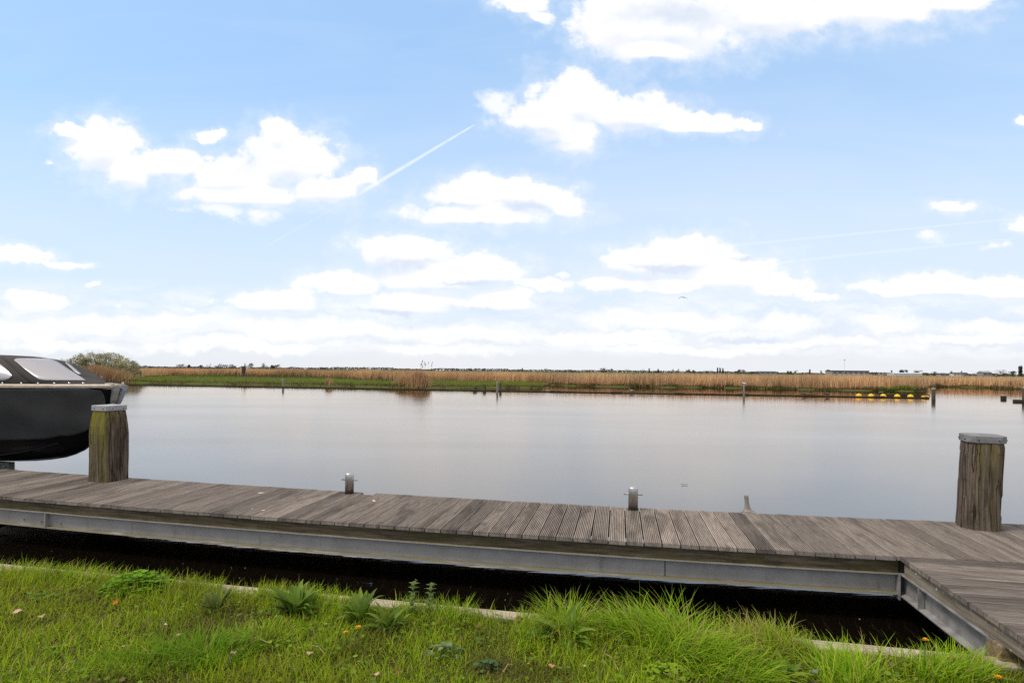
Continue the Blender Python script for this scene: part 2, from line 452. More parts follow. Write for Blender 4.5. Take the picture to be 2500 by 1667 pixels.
def pile_mat():
    m, t, b = new_mat('weathered_pile_wood')
    co = t.node('ShaderNodeTexCoord').outputs['Object']
    geo = t.node('ShaderNodeNewGeometry')
    grain = t.noise(t.vm('MULTIPLY', co, (34, 34, 2.6)), 1.0, 6.0, 0.7)
    streak = t.noise(t.vm('MULTIPLY', co, (11, 11, 0.9)), 1.0, 4.0, 0.6)
    spot = t.noise(t.vm('MULTIPLY', co, (70, 70, 22)), 1.0, 4.0, 0.7)
    c = t.mix(t.step(grain, 0.32, 0.68), (0.045, 0.033, 0.025), (0.19, 0.145, 0.112))
    c = t.mix(t.m('MULTIPLY', t.step(streak, 0.5, 0.66), 0.65), c, (0.050, 0.036, 0.022))
    c = t.mix(t.m('MULTIPLY', t.step(spot, 0.6, 0.78), 0.5), c, (0.30, 0.255, 0.22))
    crack = t.m('ABSOLUTE', t.m('SUBTRACT', t.noise(t.vm('MULTIPLY', co, (13, 13, 0.7)), 1.0, 3.0, 0.55, 0.3), 0.5))
    crk = t.step(crack, 0.0, 0.022, 1.0, 0.0)
    c = t.mix(t.m('MULTIPLY', crk, 0.85), c, (0.022, 0.016, 0.012))
    # algae on the faces turned left and near the top
    sn = t.node('ShaderNodeSeparateXYZ'); t.l.new(geo.outputs['Normal'], sn.inputs[0])
    sz = t.node('ShaderNodeSeparateXYZ'); t.l.new(co, sz.inputs[0])
    left = t.step(t.m('MULTIPLY', sn.outputs[1], -1.0), 0.6, 0.9)
    top = t.step(sz.outputs[2], 0.30, 0.95)
    al = t.m('ADD', t.m('MULTIPLY', left, t.m('ADD', 0.35, t.m('MULTIPLY', top, 0.65))), t.m('MULTIPLY', t.step(sz.outputs[2], 0.55, 0.9), 0.22))
    al = t.m('MULTIPLY', al, t.step(t.noise(t.vm('MULTIPLY', co, (14, 14, 1.6)), 1.0, 4.0, 0.6), 0.30, 0.62), clamp=True)
    mossy = t.node('ShaderNodeAttribute', attribute_name='tone').outputs['Fac']
    c = t.mix(t.m('MULTIPLY', al, mossy), c, (0.20, 0.17, 0.022))
    t.put(b.inputs['Base Color'], c); b.inputs['Roughness'].default_value = 0.9; b.inputs['Specular IOR Level'].default_value = 0.15
    bn = t.node('ShaderNodeBump'); bn.inputs['Strength'].default_value = 0.9; bn.inputs['Distance'].default_value = 0.012
    t.put(bn.inputs['Height'], t.m('SUBTRACT', t.m('ADD', grain, t.m('MULTIPLY', streak, 1.2)), t.m('MULTIPLY', crk, 1.5))); t.l.new(bn.outputs[0], b.inputs['Normal'])
    return m


def water_mat():
    m, t, b = new_mat('lake_water'); t.n.remove(b)
    co = t.node('ShaderNodeTexCoord').outputs['Object']
    lw = t.node('ShaderNodeLayerWeight'); lw.inputs[0].default_value = 0.5
    gl = t.node('ShaderNodeBsdfGlossy'); df = t.node('ShaderNodeBsdfDiffuse')
    df.inputs[0].default_value = (0.006, 0.0042, 0.0026, 1)
    big = t.noise(t.vm('MULTIPLY', co, (0.05, 0.16, 1)), 1.0, 4.0, 0.6, 0.5)
    t.put(gl.inputs[0], t.mix(t.step(big, 0.35, 0.65), (0.82, 0.757, 0.698), (0.885, 0.822, 0.762)))
    across = t.vm('DOT_PRODUCT', co, (sP, cP, 0), out=1)
    breeze = t.m('MULTIPLY', t.step(across, 6.2, 8.5), t.step(across, 50.0, 24.0))
    t.put(gl.inputs[1], t.m('ADD', t.step(big, 0.35, 0.65, 0.02, 0.045), t.m('MULTIPLY', breeze, 0.15)))
    bn = t.node('ShaderNodeBump'); bn.inputs['Strength'].default_value = 0.11; bn.inputs['Distance'].default_value = 0.011
    rip = t.noise(t.vm('MULTIPLY', co, (0.9, 8.0, 1)), 1.0, 3.0, 0.55, 0.3)
    t.put(bn.inputs['Height'], rip)
    t.l.new(bn.outputs[0], gl.inputs['Normal'])
    fac = t.m('POWER', lw.outputs['Facing'], 2.5)
    mx = t.node('ShaderNodeMixShader'); t.put(mx.inputs[0], fac)
    t.l.new(df.outputs[0], mx.inputs[1]); t.l.new(gl.outputs[0], mx.inputs[2])
    t.l.new(mx.outputs[0], t.n['Material Output'].inputs[0])
    return m


def glass_sheet():
    """clear soft window vinyl of the boat tent: mostly see-through, with a sheen"""
    m, t, b = new_mat('clear_vinyl'); 
    tr = t.node('ShaderNodeBsdfTranslucent'); tr.inputs[0].default_value = (0.62, 0.62, 0.66, 1)
    gl = t.node('ShaderNodeBsdfGlossy'); gl.inputs[0].default_value = (0.85, 0.82, 0.82, 1); gl.inputs[1].default_value = 0.35
    df = t.node('ShaderNodeBsdfDiffuse'); df.inputs[0].default_value = (0.56, 0.53, 0.56, 1)
    m1 = t.node('ShaderNodeMixShader'); m1.inputs[0].default_value = 0.45; t.l.new(df.outputs[0], m1.inputs[1]); t.l.new(tr.outputs[0], m1.inputs[2])
    m2 = t.node('ShaderNodeMixShader'); m2.inputs[0].default_value = 0.28; t.l.new(m1.outputs[0], m2.inputs[1]); t.l.new(gl.outputs[0], m2.inputs[2])
    t.l.new(m2.outputs[0], t.n['Material Output'].inputs[0]); t.n.remove(b)
    return m


M = dict(
    deck=deck_mat('weathered_decking', 1), gang=deck_mat('weathered_gangway_boards', 0),
    fascia=timber_mat('mossy_fascia', (0.045, 0.033, 0.020), (0.185, 0.135, 0.085), (0.075, 0.068, 0.018), 0.6, 0),
    fascia_g=timber_mat('lichened_fascia', (0.13, 0.105, 0.082), (0.30, 0.255, 0.205), (0.12, 0.105, 0.045), 0.3, 1, lichen=True),
    kerb=timber_mat('pale_kerb_timber', (0.27, 0.215, 0.165), (0.52, 0.44, 0.36), (0.15, 0.14, 0.06), 0.35, 0),
    block=timber_mat('stained_block', (0.13, 0.095, 0.055), (0.33, 0.25, 0.15), (0.16, 0.12, 0.03), 0.6, 0),
    galv=galv_mat(), steel=steel_mat(), pile=pile_mat(), water=water_mat(),
    under=plain('dark_bearer', (0.035, 0.028, 0.022), 0.9),
    steel_old=plain('stained_steel', (0.235, 0.225, 0.215), 0.7, 0, 0.3, 8.0, 0.2), capm=plain('zinc_cap', (0.36, 0.355, 0.365), 0.6, 0.0, 0.25, 9.0, 0.3), capdark=plain('dark_zinc_cap', (0.17, 0.165, 0.165), 0.65, 0.0, 0.3, 9.0, 0.3),
    boom=timber_mat('wet_boom_timber', (0.022, 0.017, 0.012), (0.070, 0.052, 0.034), (0.045, 0.04, 0.018), 0.3, 0, fine=10),
    post=timber_mat('grey_post_wood', (0.16, 0.13, 0.11), (0.38, 0.33, 0.29), (0.2, 0.17, 0.12), 0.3, 2, fine=20),
    postdark=timber_mat('brown_post_wood', (0.055, 0.04, 0.028), (0.17, 0.12, 0.085), (0.10, 0.085, 0.03), 0.4, 2, fine=20),
    yellow=plain('yellow_buoy_plastic', (0.80, 0.47, 0.02), 0.45, 0, 0.08),
    blade=leaf_mat('grass_blade', 0.48, 0.65, 0.12), reed=leaf_mat('dry_reed', 0.25, 0.8, 0.1), leafy=leaf_mat('broad_leaf', 0.35, 0.6, 0.15),
    treeleaf=leaf_mat('tree_foliage', 0.2, 0.7, 0.15),
    bark=plain('bark', (0.10, 0.085, 0.07), 0.9, 0, 0.3, 3.0),
    soil=None,
)


# ================================================================== THE SETTING
# water: one sheet to the horizon
mb = MB(); mb.add([(-2500, -30, 0), (2500, -30, 0), (2500, 2600, 0), (-2500, 2600, 0)], [(0, 1, 2, 3)])
tag(mb.build('water', M['water']), kind='structure')


def ground_mat(name, c1, c2, c3, scale):
    m, t, b = new_mat(name)
    co = t.node('ShaderNodeTexCoord').outputs['Object']
    n = t.noise(co, scale, 6.0, 0.65); n2 = t.noise(co, scale * 9, 5.0, 0.7)
    c = t.mix(t.step(n, 0.35, 0.65), c1, c2); c = t.mix(t.m('MULTIPLY', t.step(n2, 0.5, 0.7), 0.7), c, c3)
    t.put(b.inputs['Base Color'], c); b.inputs['Roughness'].default_value = 0.95; b.inputs['Specular IOR Level'].default_value = 0.1
    bn = t.node('ShaderNodeBump'); bn.inputs['Strength'].default_value = 0.8; bn.inputs['Distance'].default_value = 0.02
    t.put(bn.inputs['Height'], n2); t.l.new(bn.outputs[0], b.inputs['Normal'])
    return m


M['soil'] = ground_mat('mossy_soil', (0.055, 0.055, 0.012), (0.048, 0.036, 0.014), (0.085, 0.075, 0.02), 2.2)
M['marsh'] = ground_mat('marsh_ground', (0.080, 0.105, 0.022), (0.10, 0.085, 0.035), (0.05, 0.04, 0.022), 0.25)
M['stubble'] = ground_mat('reed_stubble', (0.30, 0.19, 0.095), (0.24, 0.15, 0.075), (0.16, 0.10, 0.05), 0.05)

# near bank: sheet with a lumpy lawn surface, ending at the kerb
KT = 3.785
def bank_z(s, t):
    return 0.285 + 0.03 * vnoise(np.asarray(s) * 1.7 + 40, np.asarray(t) * 1.7 + 40, 1) + 0.012 * vnoise(np.asarray(s) * 6 + 9, np.asarray(t) * 6 + 9, 2) - 0.02
S = np.concatenate([np.linspace(-60, -9, 14)[:-1], np.linspace(-9, 6, 151), np.linspace(6, 60, 14)[1:]])
T = np.concatenate([np.linspace(-40, 0, 9)[:-1], np.linspace(0, KT - 0.10, 48)])
sg, tg = np.meshgrid(S, T); zg = bank_z(sg, tg)
V = np.stack([sg * cP + tg * sP, -sg * sP + tg * cP, zg], -1).reshape(-1, 3)
nS = len(S); iq = (np.arange(len(T) - 1)[:, None] * nS + np.arange(nS - 1)[None]).ravel()
bank = np_quads('ground', V, np.stack([iq, iq + 1, iq + nS + 1, iq + nS], -1), None, M['soil'])
tag(bank, kind='structure')

# kerb beam along the water (low revetment)
kb = empty('kerb_beam', J(0, KT - 0.06, 0), -PHI)
tag(kb, 'pale weathered timber kerb holding the grass bank along the dark water', 'kerb')
mb = MB()
for a, b_ in ((-40, -9.2), (-9.2, -4.1), (-4.1, -0.6), (-0.6, 2.9), (2.9, 7.5), (7.5, 40)):
    mb.cur = random.random()
    mb.box(((a + b_) / 2, random.uniform(-0.008, 0.008), 0.255), (b_ - a - 0.006, 0.12, 0.09))
mb.build('capping', M['kerb'], kb, bevel=0.008)
mb = MB(); mb.box((0, -0.015, -0.3), (80, 0.07, 1.0)); mb.build('sheet_piling', M['under'], kb)


# ------------------------------------------------------------------ jetty
S0, T0 = -1.2, 5.4
jet = empty('jetty', J(S0, T0, 0), -PHI)
tag(jet, 'long weathered wooden jetty of grooved planks on grey steel beams along the lake', 'jetty')
def JL(s, t, z): return (s - S0, t - T0, z)
TF, TB, ZD = 4.805, 6.03, 0.53


def plank_profile(w, h):
    """cross-section of a grooved deck board: (across, up) around its top at 0"""
    pts = [(-w / 2, -h), (w / 2, -h), (w / 2, -0.003), (w / 2 - 0.003, 0)]
    n = 8; pitch = (w - 0.012) / n; x = w / 2 - 0.006
    for i in range(n):
        a = x - i * pitch
        pts += [(a - 0.18 * pitch, 0), (a - 0.22 * pitch, -0.010), (a - 0.66 * pitch, -0.010), (a - 0.70 * pitch, 0)]
    pts += [(-w / 2 + 0.003, 0), (-w / 2, -0.003)]
    return pts


PITCH = 0.150
prof = plank_profile(0.1385, 0.033)
mb = MB()
sx = 0.0685 - 57 * PITCH
planks = []
while sx < 8.2:
    s_c = sx + PITCH / 2; off = bow(s_c)
    t0 = TF + off + random.uniform(-0.004, 0.004); t1 = TB + off + random.uniform(-0.006, 0.006)
    if abs(s_c + 2.93) < 0.075: t1 -= 0.10
    dz = random.uniform(-0.0012, 0.0012); sk = random.uniform(-0.0012, 0.0012)
    mb.cur = min(1, max(0, random.gauss(0.5, 0.17)))
    rings = []
    for t_, q in ((t0, 0), (t1, 1)):
        rings.append([JL(s_c - p[0] + sk * (q - 0.5), t_, ZD + dz + p[1]) for p in prof])
    mb.loft(rings)
    planks.append((s_c, t0)); sx += PITCH
mb.build('decking', M['deck'], jet)


def run(mb, prof, s0, s1, tbase, step=0.5):
    """a long member along the jetty: prof = closed (t, z) outline, follows the slight curve"""
    n = max(1, int((s1 - s0) / step))
    ss = [s0 + (s1 - s0) * i / n for i in range(n + 1)]
    mb.loft([[JL(s, tbase + bow(s) + p[0], p[1]) for p in prof] for s in ss])


def rect(t0, t1, z0, z1): return [(t0, z0), (t1, z0), (t1, z1), (t0, z1)]
def ibeam(zt, zb, w, web, fl=0.009):
    """I section outline; front flange tips at 0, web centred at w/2"""
    a, b_ = w / 2 - web / 2, w / 2 + web / 2
    return [(0, zb), (w, zb), (w, zb + fl), (b_, zb + fl + 0.008), (b_, zt - fl - 0.008), (w, zt - fl), (w, zt), (0, zt), (0, zt - fl), (a, zt - fl - 0.008), (a, zb + fl + 0.008), (0, zb + fl)]


S_L, S_G = -9.0, 2.20          # left end of what is built, gangway side
mb = MB(); run(mb, rect(0.030, 0.09, 0.394, 0.4945), S_L, S_G - 0.002, TF); mb.build('edge_timber', M['fascia'], jet)
mb = MB(); run(mb, ibeam(0.392, 0.222, 0.10, 0.008), S_L, S_G - 0.012, TF + 0.008); fb = mb.build('steel_beam', M['galv'], jet)
mb = MB(); run(mb, rect(-0.09, -0.030, 0.394, 0.4945), S_L, 8.0, TB); mb.build('edge_timber', M['fascia'], jet)
mb = MB(); run(mb, ibeam(0.392, 0.230, 0.10, 0.008), S_L, 8.0, TB - 0.108); mb.build('steel_beam', M['galv'], jet)
mb = MB(); run(mb, rect(0.55, 0.63, 0.394, 0.4945), S_L, 8.0, TF); run(mb, rect(0.0, 0.07, 0.394, 0.4945), S_G + 0.01, 8.0, TF + 0.03)
mb.build('bearer', M['under'], jet)
for s in (-8.6, -6.1, -2.9, 0.4, 3.0, 5.5):
    mb = MB(); mb.box(JL(s, (TF + TB) / 2 + bow(s), 0.33), (0.12, TB - TF - 0.26, 0.11))
    mb.build('cross_beam', M['under'], jet)
# splice: stiffener plate, bolts, weld seam, end plate
sp = at_t(89, 1262, TF + 0.02); ss_, _ = to_st(sp)
mb = MB(); mb.box(JL(ss_, TF + bow(ss_) + 0.030, 0.307), (0.012, 0.048, 0.150)); mb.build('stiffener_plate', M['galv'], jet)
for (px, py) in ((58, 1237), (54, 1268), (98, 1244), (99, 1273), (150, 1246), (149, 1277)):
    q = at_t(px, py, TF + bow(ss_) + 0.05); s_, _ = to_st(q)
    mb = MB(); mb.tube([JL(s_, TF + bow(s_) + 0.058, q.z), JL(s_, TF + bow(s_) + 0.040, q.z)], 0.010, 6)
    mb.build('bolt', M['galv'], jet)
q = at_t(1624, 1380, TF + 0.05); s_, _ = to_st(q)
mb = MB(); mb.box(JL(s_, TF + bow(s_) + 0.0525, 0.307), (0.006, 0.004, 0.142)); mb.build('weld_seam', M['under'], jet)
mb = MB(); mb.box(JL(S_G - 0.006, TF + bow(S_G) + 0.055, 0.290), (0.010, 0.13, 0.205)); mb.build('end_plate', M['steel_old'], jet)
for s in (-8.3, 5.2):
    mb = MB(); mb.tube([JL(s, TB - 0.16 + bow(s), -1.2), JL(s, TB - 0.16 + bow(s), 0.225)], 0.06, 10)
    mb.build('support_pile', M['under'], jet)

# ------------------------------------------------------------------ gangway to the bank
gw = empty('gangway', J(S_G, TF + bow(S_G), 0), -PHI)
tag(gw, 'short wooden gangway of crosswise grooved planks joining the jetty to the grass bank', 'gangway')
TG = TF + bow(2.9) - 0.002
def GL(s, t, z): return (s - S_G, t - (TF + bow(S_G)), z)
mb = MB(); t_ = TG - 0.003 - PITCH / 2
while t_ > 1.6:
    mb.cur = min(1, max(0, random.gauss(0.42, 0.2))); dz = random.uniform(-0.001, 0.001) - 0.003
    a = S_G + random.uniform(-0.004, 0.004)
    mb.loft([[GL(s, t_ + p[0], ZD + dz + p[1]) for p in prof] for s in (a, 4.3)])
    t_ -= PITCH
mb.build('decking', M['gang'], gw)
mb = MB(); mb.box(GL(S_G + 0.055, (TG + 1.6) / 2, 0.4425), (0.07, TG - 1.6 - 0.11, 0.102)); mb.build('edge_timber', M['fascia_g'], gw)
ib = ibeam(0.390, 0.214, 0.10, 0.008)
mb = MB(); mb.loft([[GL(S_G + 0.004 + p[0], t, p[1]) for p in ib] for t in (TG + 0.10, 3.80)]); mb.build('steel_beam', M['steel_old'], gw)
mb = MB(); mb.box(GL(S_G + 0.020, TG - 0.30, 0.302), (0.040, 0.008, 0.155)); mb.build('stiffener_plate', M['steel_old'], gw)
mb = MB(); mb.box(GL(3.2, (TG + 1.6) / 2, 0.45), (0.07, TG - 1.6 - 0.12, 0.09)); mb.box(GL(4.2, (TG + 1.6) / 2, 0.45), (0.07, TG - 1.6 - 0.12, 0.09)); mb.build('bearer', M['under'], gw)
mb = MB(); mb.box(GL(S_G + 0.62, KT + 0.01, 0.305), (1.23, 0.14, 0.17)); mb.build('landing_block', M['block'], gw, bevel=0.008)


# ------------------------------------------------------------------ mooring piles standing through the jetty
def mooring_pile(base, side, alpha, height, lean, taper, mossy, label, capmat='capm', corner=0.72):
    d = Vector((-base.x, -base.y, 0)).normalized(); f = -d; left = Vector((-f.y, f.x, 0))
    nl = d * math.cos(alpha) + left * math.sin(alpha)
    rz = math.atan2(nl.y, nl.x)
    o = empty('mooring_pile', base, 0); tag(o, label, 'mooring pile', 'timber mooring piles of the jetty')
    mb = MB(); mb.cur = mossy; rings = []
    zs = [-2.2, -0.5, 0.0, 0.15, 0.3, 0.45, 0.6, 0.7, 0.8, height]
    for z in zs:
        k = max(0.0, min(1.0, (z - taper[0]) / (height - taper[0])))
        h = side / 2 * (1 - taper[1] * k ** 1.3); ring = []
        for c in range(4):
            for e in (-corner, -0.3, 0.3, corner):
                ang = rz + c * math.pi / 2
                n_ = Vector((math.cos(ang), math.sin(ang), 0)); tt = Vector((-n_.y, n_.x, 0))
                bulge = 1.0 if abs(e) < 0.5 else 0.965
                jit = 1 + 0.018 * math.sin(c * 5.1 + e * 7 + z * 9) + 0.010 * math.sin(z * 23 + c)
                ring.append(n_ * h * bulge * jit + tt * h * e * 1.16 + Vector((lean[0] * z, lean[1] * z, z)))
        rings.append(ring)
    mb.loft(rings); mb.build('pile_shaft', M['pile'], o, smooth=False, bevel=0.012 if corner > 0.6 else 0.03)
    k0 = max(0.0, (height - 0.055 - taper[0]) / (height - taper[0])); h = side / 2 * (1 - taper[1] * k0 ** 1.3) * 1.02 + 0.006
    def capring(q, z):
        r = []
        for c in range(4):
            n_ = Vector((math.cos(rz + c * math.pi / 2), math.sin(rz + c * math.pi / 2), 0)); tt = Vector((-n_.y, n_.x, 0))
            for e in (-corner, corner): r.append((n_ + tt * e * 1.16) * h * q + Vector((lean[0] * z, lean[1] * z, z)))
        return r
    mb = MB(); mb.loft([capring(1.0, height - 0.055), capring(1.0, height + 0.006), capring(0.97, height + 0.012)])
    cap = mb.build('metal_cap', M[capmat], o, bevel=0.004)
    for c in range(4):
        n_ = Vector((math.cos(rz + c * math.pi / 2), math.sin(rz + c * math.pi / 2), 0)); tt = Vector((-n_.y, n_.x, 0))
        for e in (-0.5, 0.5):
            p = n_ * (h - 0.004) + tt * h * e + Vector((lean[0] * height, lean[1] * height, height - 0.028))
            mb = MB(); mb.tube([p, p + n_ * 0.012], 0.006, 6); mb.build('screw', M['under'], cap)
    return o


p = at_z(266.6, 1178, ZD); d = Vector((p.x, p.y, 0)).normalized()
mooring_pile(p + d * 0.22 + Vector((-0.005, 0, 0)), 0.325, R(51), 0.945, (0.0, 0.0), (0.62, 0.23), 1.0, 'greenish square timber mooring pile with pale metal cap in front of the boat')
p = at_z(2372, 1294, ZD); d = Vector((p.x, p.y, 0)).normalized()
mooring_pile(p + d * 0.16 + Vector((0.055, 0, 0)), 0.300, R(72), 0.865, (0.045, 0.0), (0.70, 0.05), 0.36, 'brown weathered rounded mooring pile with dark grey metal cap near the gangway', 'capdark', 0.52)


# ------------------------------------------------------------------ steel bollards and cleat
def bollard(base, label):
    o = empty('bollard', base, -PHI); tag(o, label, 'bollard', 'stainless bollards on the jetty')
    mb = MB(); mb.lathe([(0.050, 0.0), (0.050, 0.220), (0.0475, 0.226), (0.036, 0.236), (0.018, 0.242), (0.001, 0.243)], n=28)
    mb.build('post', M['steel'], o, smooth=True)
    o2 = MB(); o2.tube([(-0.098, 0, 0.155), (0.098, 0, 0.155)], 0.0085, 12); o2.build('crossbar', M['steel'], o, smooth=True)
    mb = MB(); mb.lathe([(0.058, 0.0005), (0.058, 0.003), (0.051, 0.004)], n=24); mb.build('foot_ring', M['under'], o)
    return o


bq = at_z(852, 1206, ZD); bollard(bq + Vector((-0.01, 0.05, 0.002)), 'brushed steel bollard with crossbar beside the short plank, nearer the boat')
bq = at_z(1545.7, 1245.5, ZD); bollard(bq + Vector((0.01, 0.05, 0.002)), 'brushed steel bollard with crossbar next to the single horn cleat')

q = at_z(1826, 1252, ZD); q = q + Vector((0.02, 0.05, 0))
cl_ = empty('cleat', q, -PHI); tag(cl_, 'worn cast metal cleat with one upright flared horn at the jetty edge', 'cleat')
mb = MB()
prof_c = [(0.058, 0.0), (0.056, 0.008), (0.047, 0.014), (0.036, 0.03), (0.028, 0.05), (0.023, 0.08), (0.021, 0.115), (0.022, 0.15), (0.023, 0.166), (0.019, 0.172), (0.001, 0.173)]
mb.loft([[(r * math.cos(a) * (1.0 if z > 0.02 else 0.95) - 0.10 * z, r * math.sin(a) * (0.85 if z < 0.1 else 0.7) + 0.15 * z * z, z) for a in [2 * math.pi * k / 20 for k in range(20)]] for r, z in prof_c])
M['cast'] = plain('dull_cast_metal', (0.25, 0.22, 0.19), 0.6, 0.3, 0.2, 30.0, 0.3)
mb.build('horn', M['cast'], cl_, smooth=True)
mb = MB(); mb.box((0, 0, 0.003), (0.15, 0.085, 0.006)); mb.build('base_plate', M['cast'], cl_, bevel=0.003)


# ================================================================== FAR SHORE
# shoreline: (bearing in the survey, distance along the view axis)
SHORE = [(-900, 80), (-300, 78), (0, 76), (180, 73), (250, 73), (330, 70), (470, 67.5), (600, 65.5), (700, 65), (820, 63.5), (930, 61), (1010, 59.8), (1060, 60),
         (1150, 61.5), (1250, 62.5), (1322, 63), (1328, 74), (1345, 80), (1400, 74), (1500, 73), (1640, 72), (1720, 73), (1840, 71), (1950, 68.5), (2000, 67.5), (2120, 66),
         (2250, 65), (2262, 70), (2266, 92), (2330, 92), (2400, 89), (2450, 84), (2520, 80), (2700, 77), (3100, 74), (3700, 70)]
REED = [(-900, 74), (-300, 72), (0, 73.5), (150, 74), (250, 74.5), (330, 80), (370, 110), (420, 128), (560, 128), (700, 118), (800, 112), (880, 98), (950, 84), (1060, 92),
        (1130, 90), (1200, 86), (1310, 82), (1345, 82), (1400, 75), (1500, 74), (1840, 72), (2000, 68.5), (2250, 66), (2262, 71), (2268, 92.6), (2330, 92.6), (2400, 89.6), (2450, 84.6), (2520, 80.6), (2700, 78), (3100, 75), (3700, 71)]
def curve(lst, px):
    return np.interp(px, [p[0] for p in lst], [p[1] for p in lst])
def xa(px): return (np.asarray(px) - CX) / F

pxs = np.unique(np.concatenate([np.linspace(-900, 3700, 231), [p[0] for p in SHORE]]))
ys = curve(SHORE, pxs) + (vnoise(pxs * 0.11, pxs * 0, 5) - 0.5) * 1.2
rows = [(0.0, -0.3), (0.25, 0.10), (1.0, 0.18), (4, 0.24), (20, 0.26), (120, 0.28), (700, 0.3), (2600, 0.3), (9000, 0.3)]
V = np.concatenate([np.stack([xa(pxs) * (ys + d), ys + d, np.full(len(pxs), z)], -1) for d, z in rows])
n = len(pxs); iq = (np.arange(len(rows) - 1)[:, None] * n + np.arange(n - 1)[None]).ravel()
tag(np_quads('marsh_land', V, np.stack([iq, iq + 1, iq + n + 1, iq + n], -1), None, M['marsh']), kind='structure')

C3 = lambda *c: np.array(c, float)
def reed_colors(n, k):
    a = rng.random((n, 1)); b = rng.random((n, 1))
    c = C3(0.71, 0.465, 0.25) * (1 - a) + C3(0.53, 0.33, 0.172) * a
    c = c * (0.72 + 0.5 * b)
    dk = rng.random(n) < 0.10; c[dk] *= 0.5
    return rep(c, k)


def scatter_reeds(n, px0, px1, d0, d1, h0, h1, wid, lean=0.10, power=1.0, base=REED, gap=None):
    px = rng.uniform(px0, px1, n); d = d0 + (d1 - d0) * rng.random(n) ** power
    Y = curve(base, px) + d + (vnoise(px * 0.06, px * 0, 8) - 0.5) * 1.6
    X = xa(px) * Y
    hh = rng.uniform(h0, h1, n) * (0.74 + 0.24 * vnoise(X * 0.35, Y * 0.25, 11) + 0.16 * vnoise(X * 0.09, Y * 0.07, 12))
    lean = lean * (0.5 + 1.6 * vnoise(X * 0.2, Y * 0.2, 13))
    bs = np.stack([X, Y, np.full(n, 0.12)], -1)
    v, q = blades(bs, hh, wid * rng.uniform(0.6, 1.4, n) * (Y / 75), rng.normal(0.1, 0.7, n), rng.normal(0.05, 1.0, n) * lean, rng.normal(0.18, 0.25, n), 2, rng.uniform(-0.8, 0.8, n))
    return v, q, reed_colors(n, 6) * rep((0.72 + 0.5 * vnoise(X * 0.16 + 5, Y * 0.1, 14))[:, None], 6)


parts = [scatter_reeds(30000, -700, 3300, 0, 5, 1.45, 2.05, 0.066, 0.13, 1.3),
         scatter_reeds(26000, -700, 3300, 4, 22, 1.55, 2.0, 0.07, 0.10),
         scatter_reeds(12000, 330, 1330, 0, 12, 1.55, 2.05, 0.055, 0.10),
         scatter_reeds(14000, -700, 3300, 20, 160, 1.6, 1.85, 0.08, 0.08, 1.4)]
v, q, c = join(parts)
tag(np_quads('reeds', v, q, c, M['reed']), kind='stuff')

# low brown and green fringe at the foot of the reeds and along the marsh edge
def fringe(n, px0, px1, d0, d1, h0, h1, cols, wid=0.05, lean=0.5):
    px = rng.uniform(px0, px1, n)
    Y = curve(SHORE, px) + rng.uniform(d0, d1, n); X = xa(px) * Y
    hh = rng.uniform(h0, h1, n) * (0.35 + 1.1 * vnoise(X * 0.8, Y * 0.8, 21))
    bs = np.stack([X, Y, np.full(n, 0.0) + np.clip((Y - curve(SHORE, px)) * 0.15, 0.0, 0.2)], -1)
    v, q = blades(bs, hh, wid * rng.uniform(0.6, 1.5, n), rng.uniform(0, 6.3, n), rng.uniform(0, lean, n), rng.uniform(0.2, 0.9, n), 2)
    cc = np.array(cols)[rng.integers(0, len(cols), n)] * rng.uniform(0.7, 1.25, (n, 1))
    return v, q, rep(cc, 6)


BR = [(0.16, 0.11, 0.052), (0.10, 0.075, 0.038), (0.24, 0.165, 0.08), (0.10, 0.095, 0.035)]
GR = [(0.18, 0.235, 0.035), (0.14, 0.19, 0.03), (0.23, 0.275, 0.045), (0.24, 0.24, 0.07)]
v, q, c = join([fringe(5500, 1340, 2262, 0.0, 1.0, 0.25, 0.6, BR), fringe(700, 1500, 2262, 0.0, 0.8, 0.2, 0.5, [GR[1], BR[3]]),
                fringe(1200, 2150, 2235, 0.0, 0.6, 0.4, 0.8, GR), fringe(5000, 2262, 3300, -0.2, 0.8, 0.3, 0.6, BR), fringe(5500, -600, 1325, 0.0, 1.6, 0.18, 0.42, BR)])
tag(np_quads('bank_undergrowth', v, q, c, M['reed']), kind='stuff')

# green marsh meadow behind the boom, left half
n = 44000
px = rng.uniform(190, 1328, n); f = rng.random(n) ** 1.6
y0 = curve(SHORE, px) + 0.8; y1 = np.maximum(curve(REED, px) + 1.5, y0 + 2)
Y = y0 + (y1 - y0) * f; X = xa(px) * Y
bs = np.stack([X, Y, np.full(n, 0.16)], -1)
hh = rng.uniform(0.22, 0.48, n) * (0.6 + 0.8 * vnoise(X * 0.3, Y * 0.15, 31))
v, q = blades(bs, hh, rng.uniform(0.03, 0.06, n) * (Y / 70), rng.uniform(0, 6.3, n), rng.uniform(0, 0.45, n), rng.uniform(0.1, 0.8, n), 2)
pal = np.array(GR)[rng.integers(0, 4, n)]
dry = (vnoise(X * 0.22 + 7, Y * 0.12, 33) + rng.normal(0, 0.15, n)) > 0.72
pal[dry] = np.array((0.22, 0.19, 0.07))
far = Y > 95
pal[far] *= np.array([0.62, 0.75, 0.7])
c = rep(pal * rng.uniform(0.75, 1.25, (n, 1)), 6)
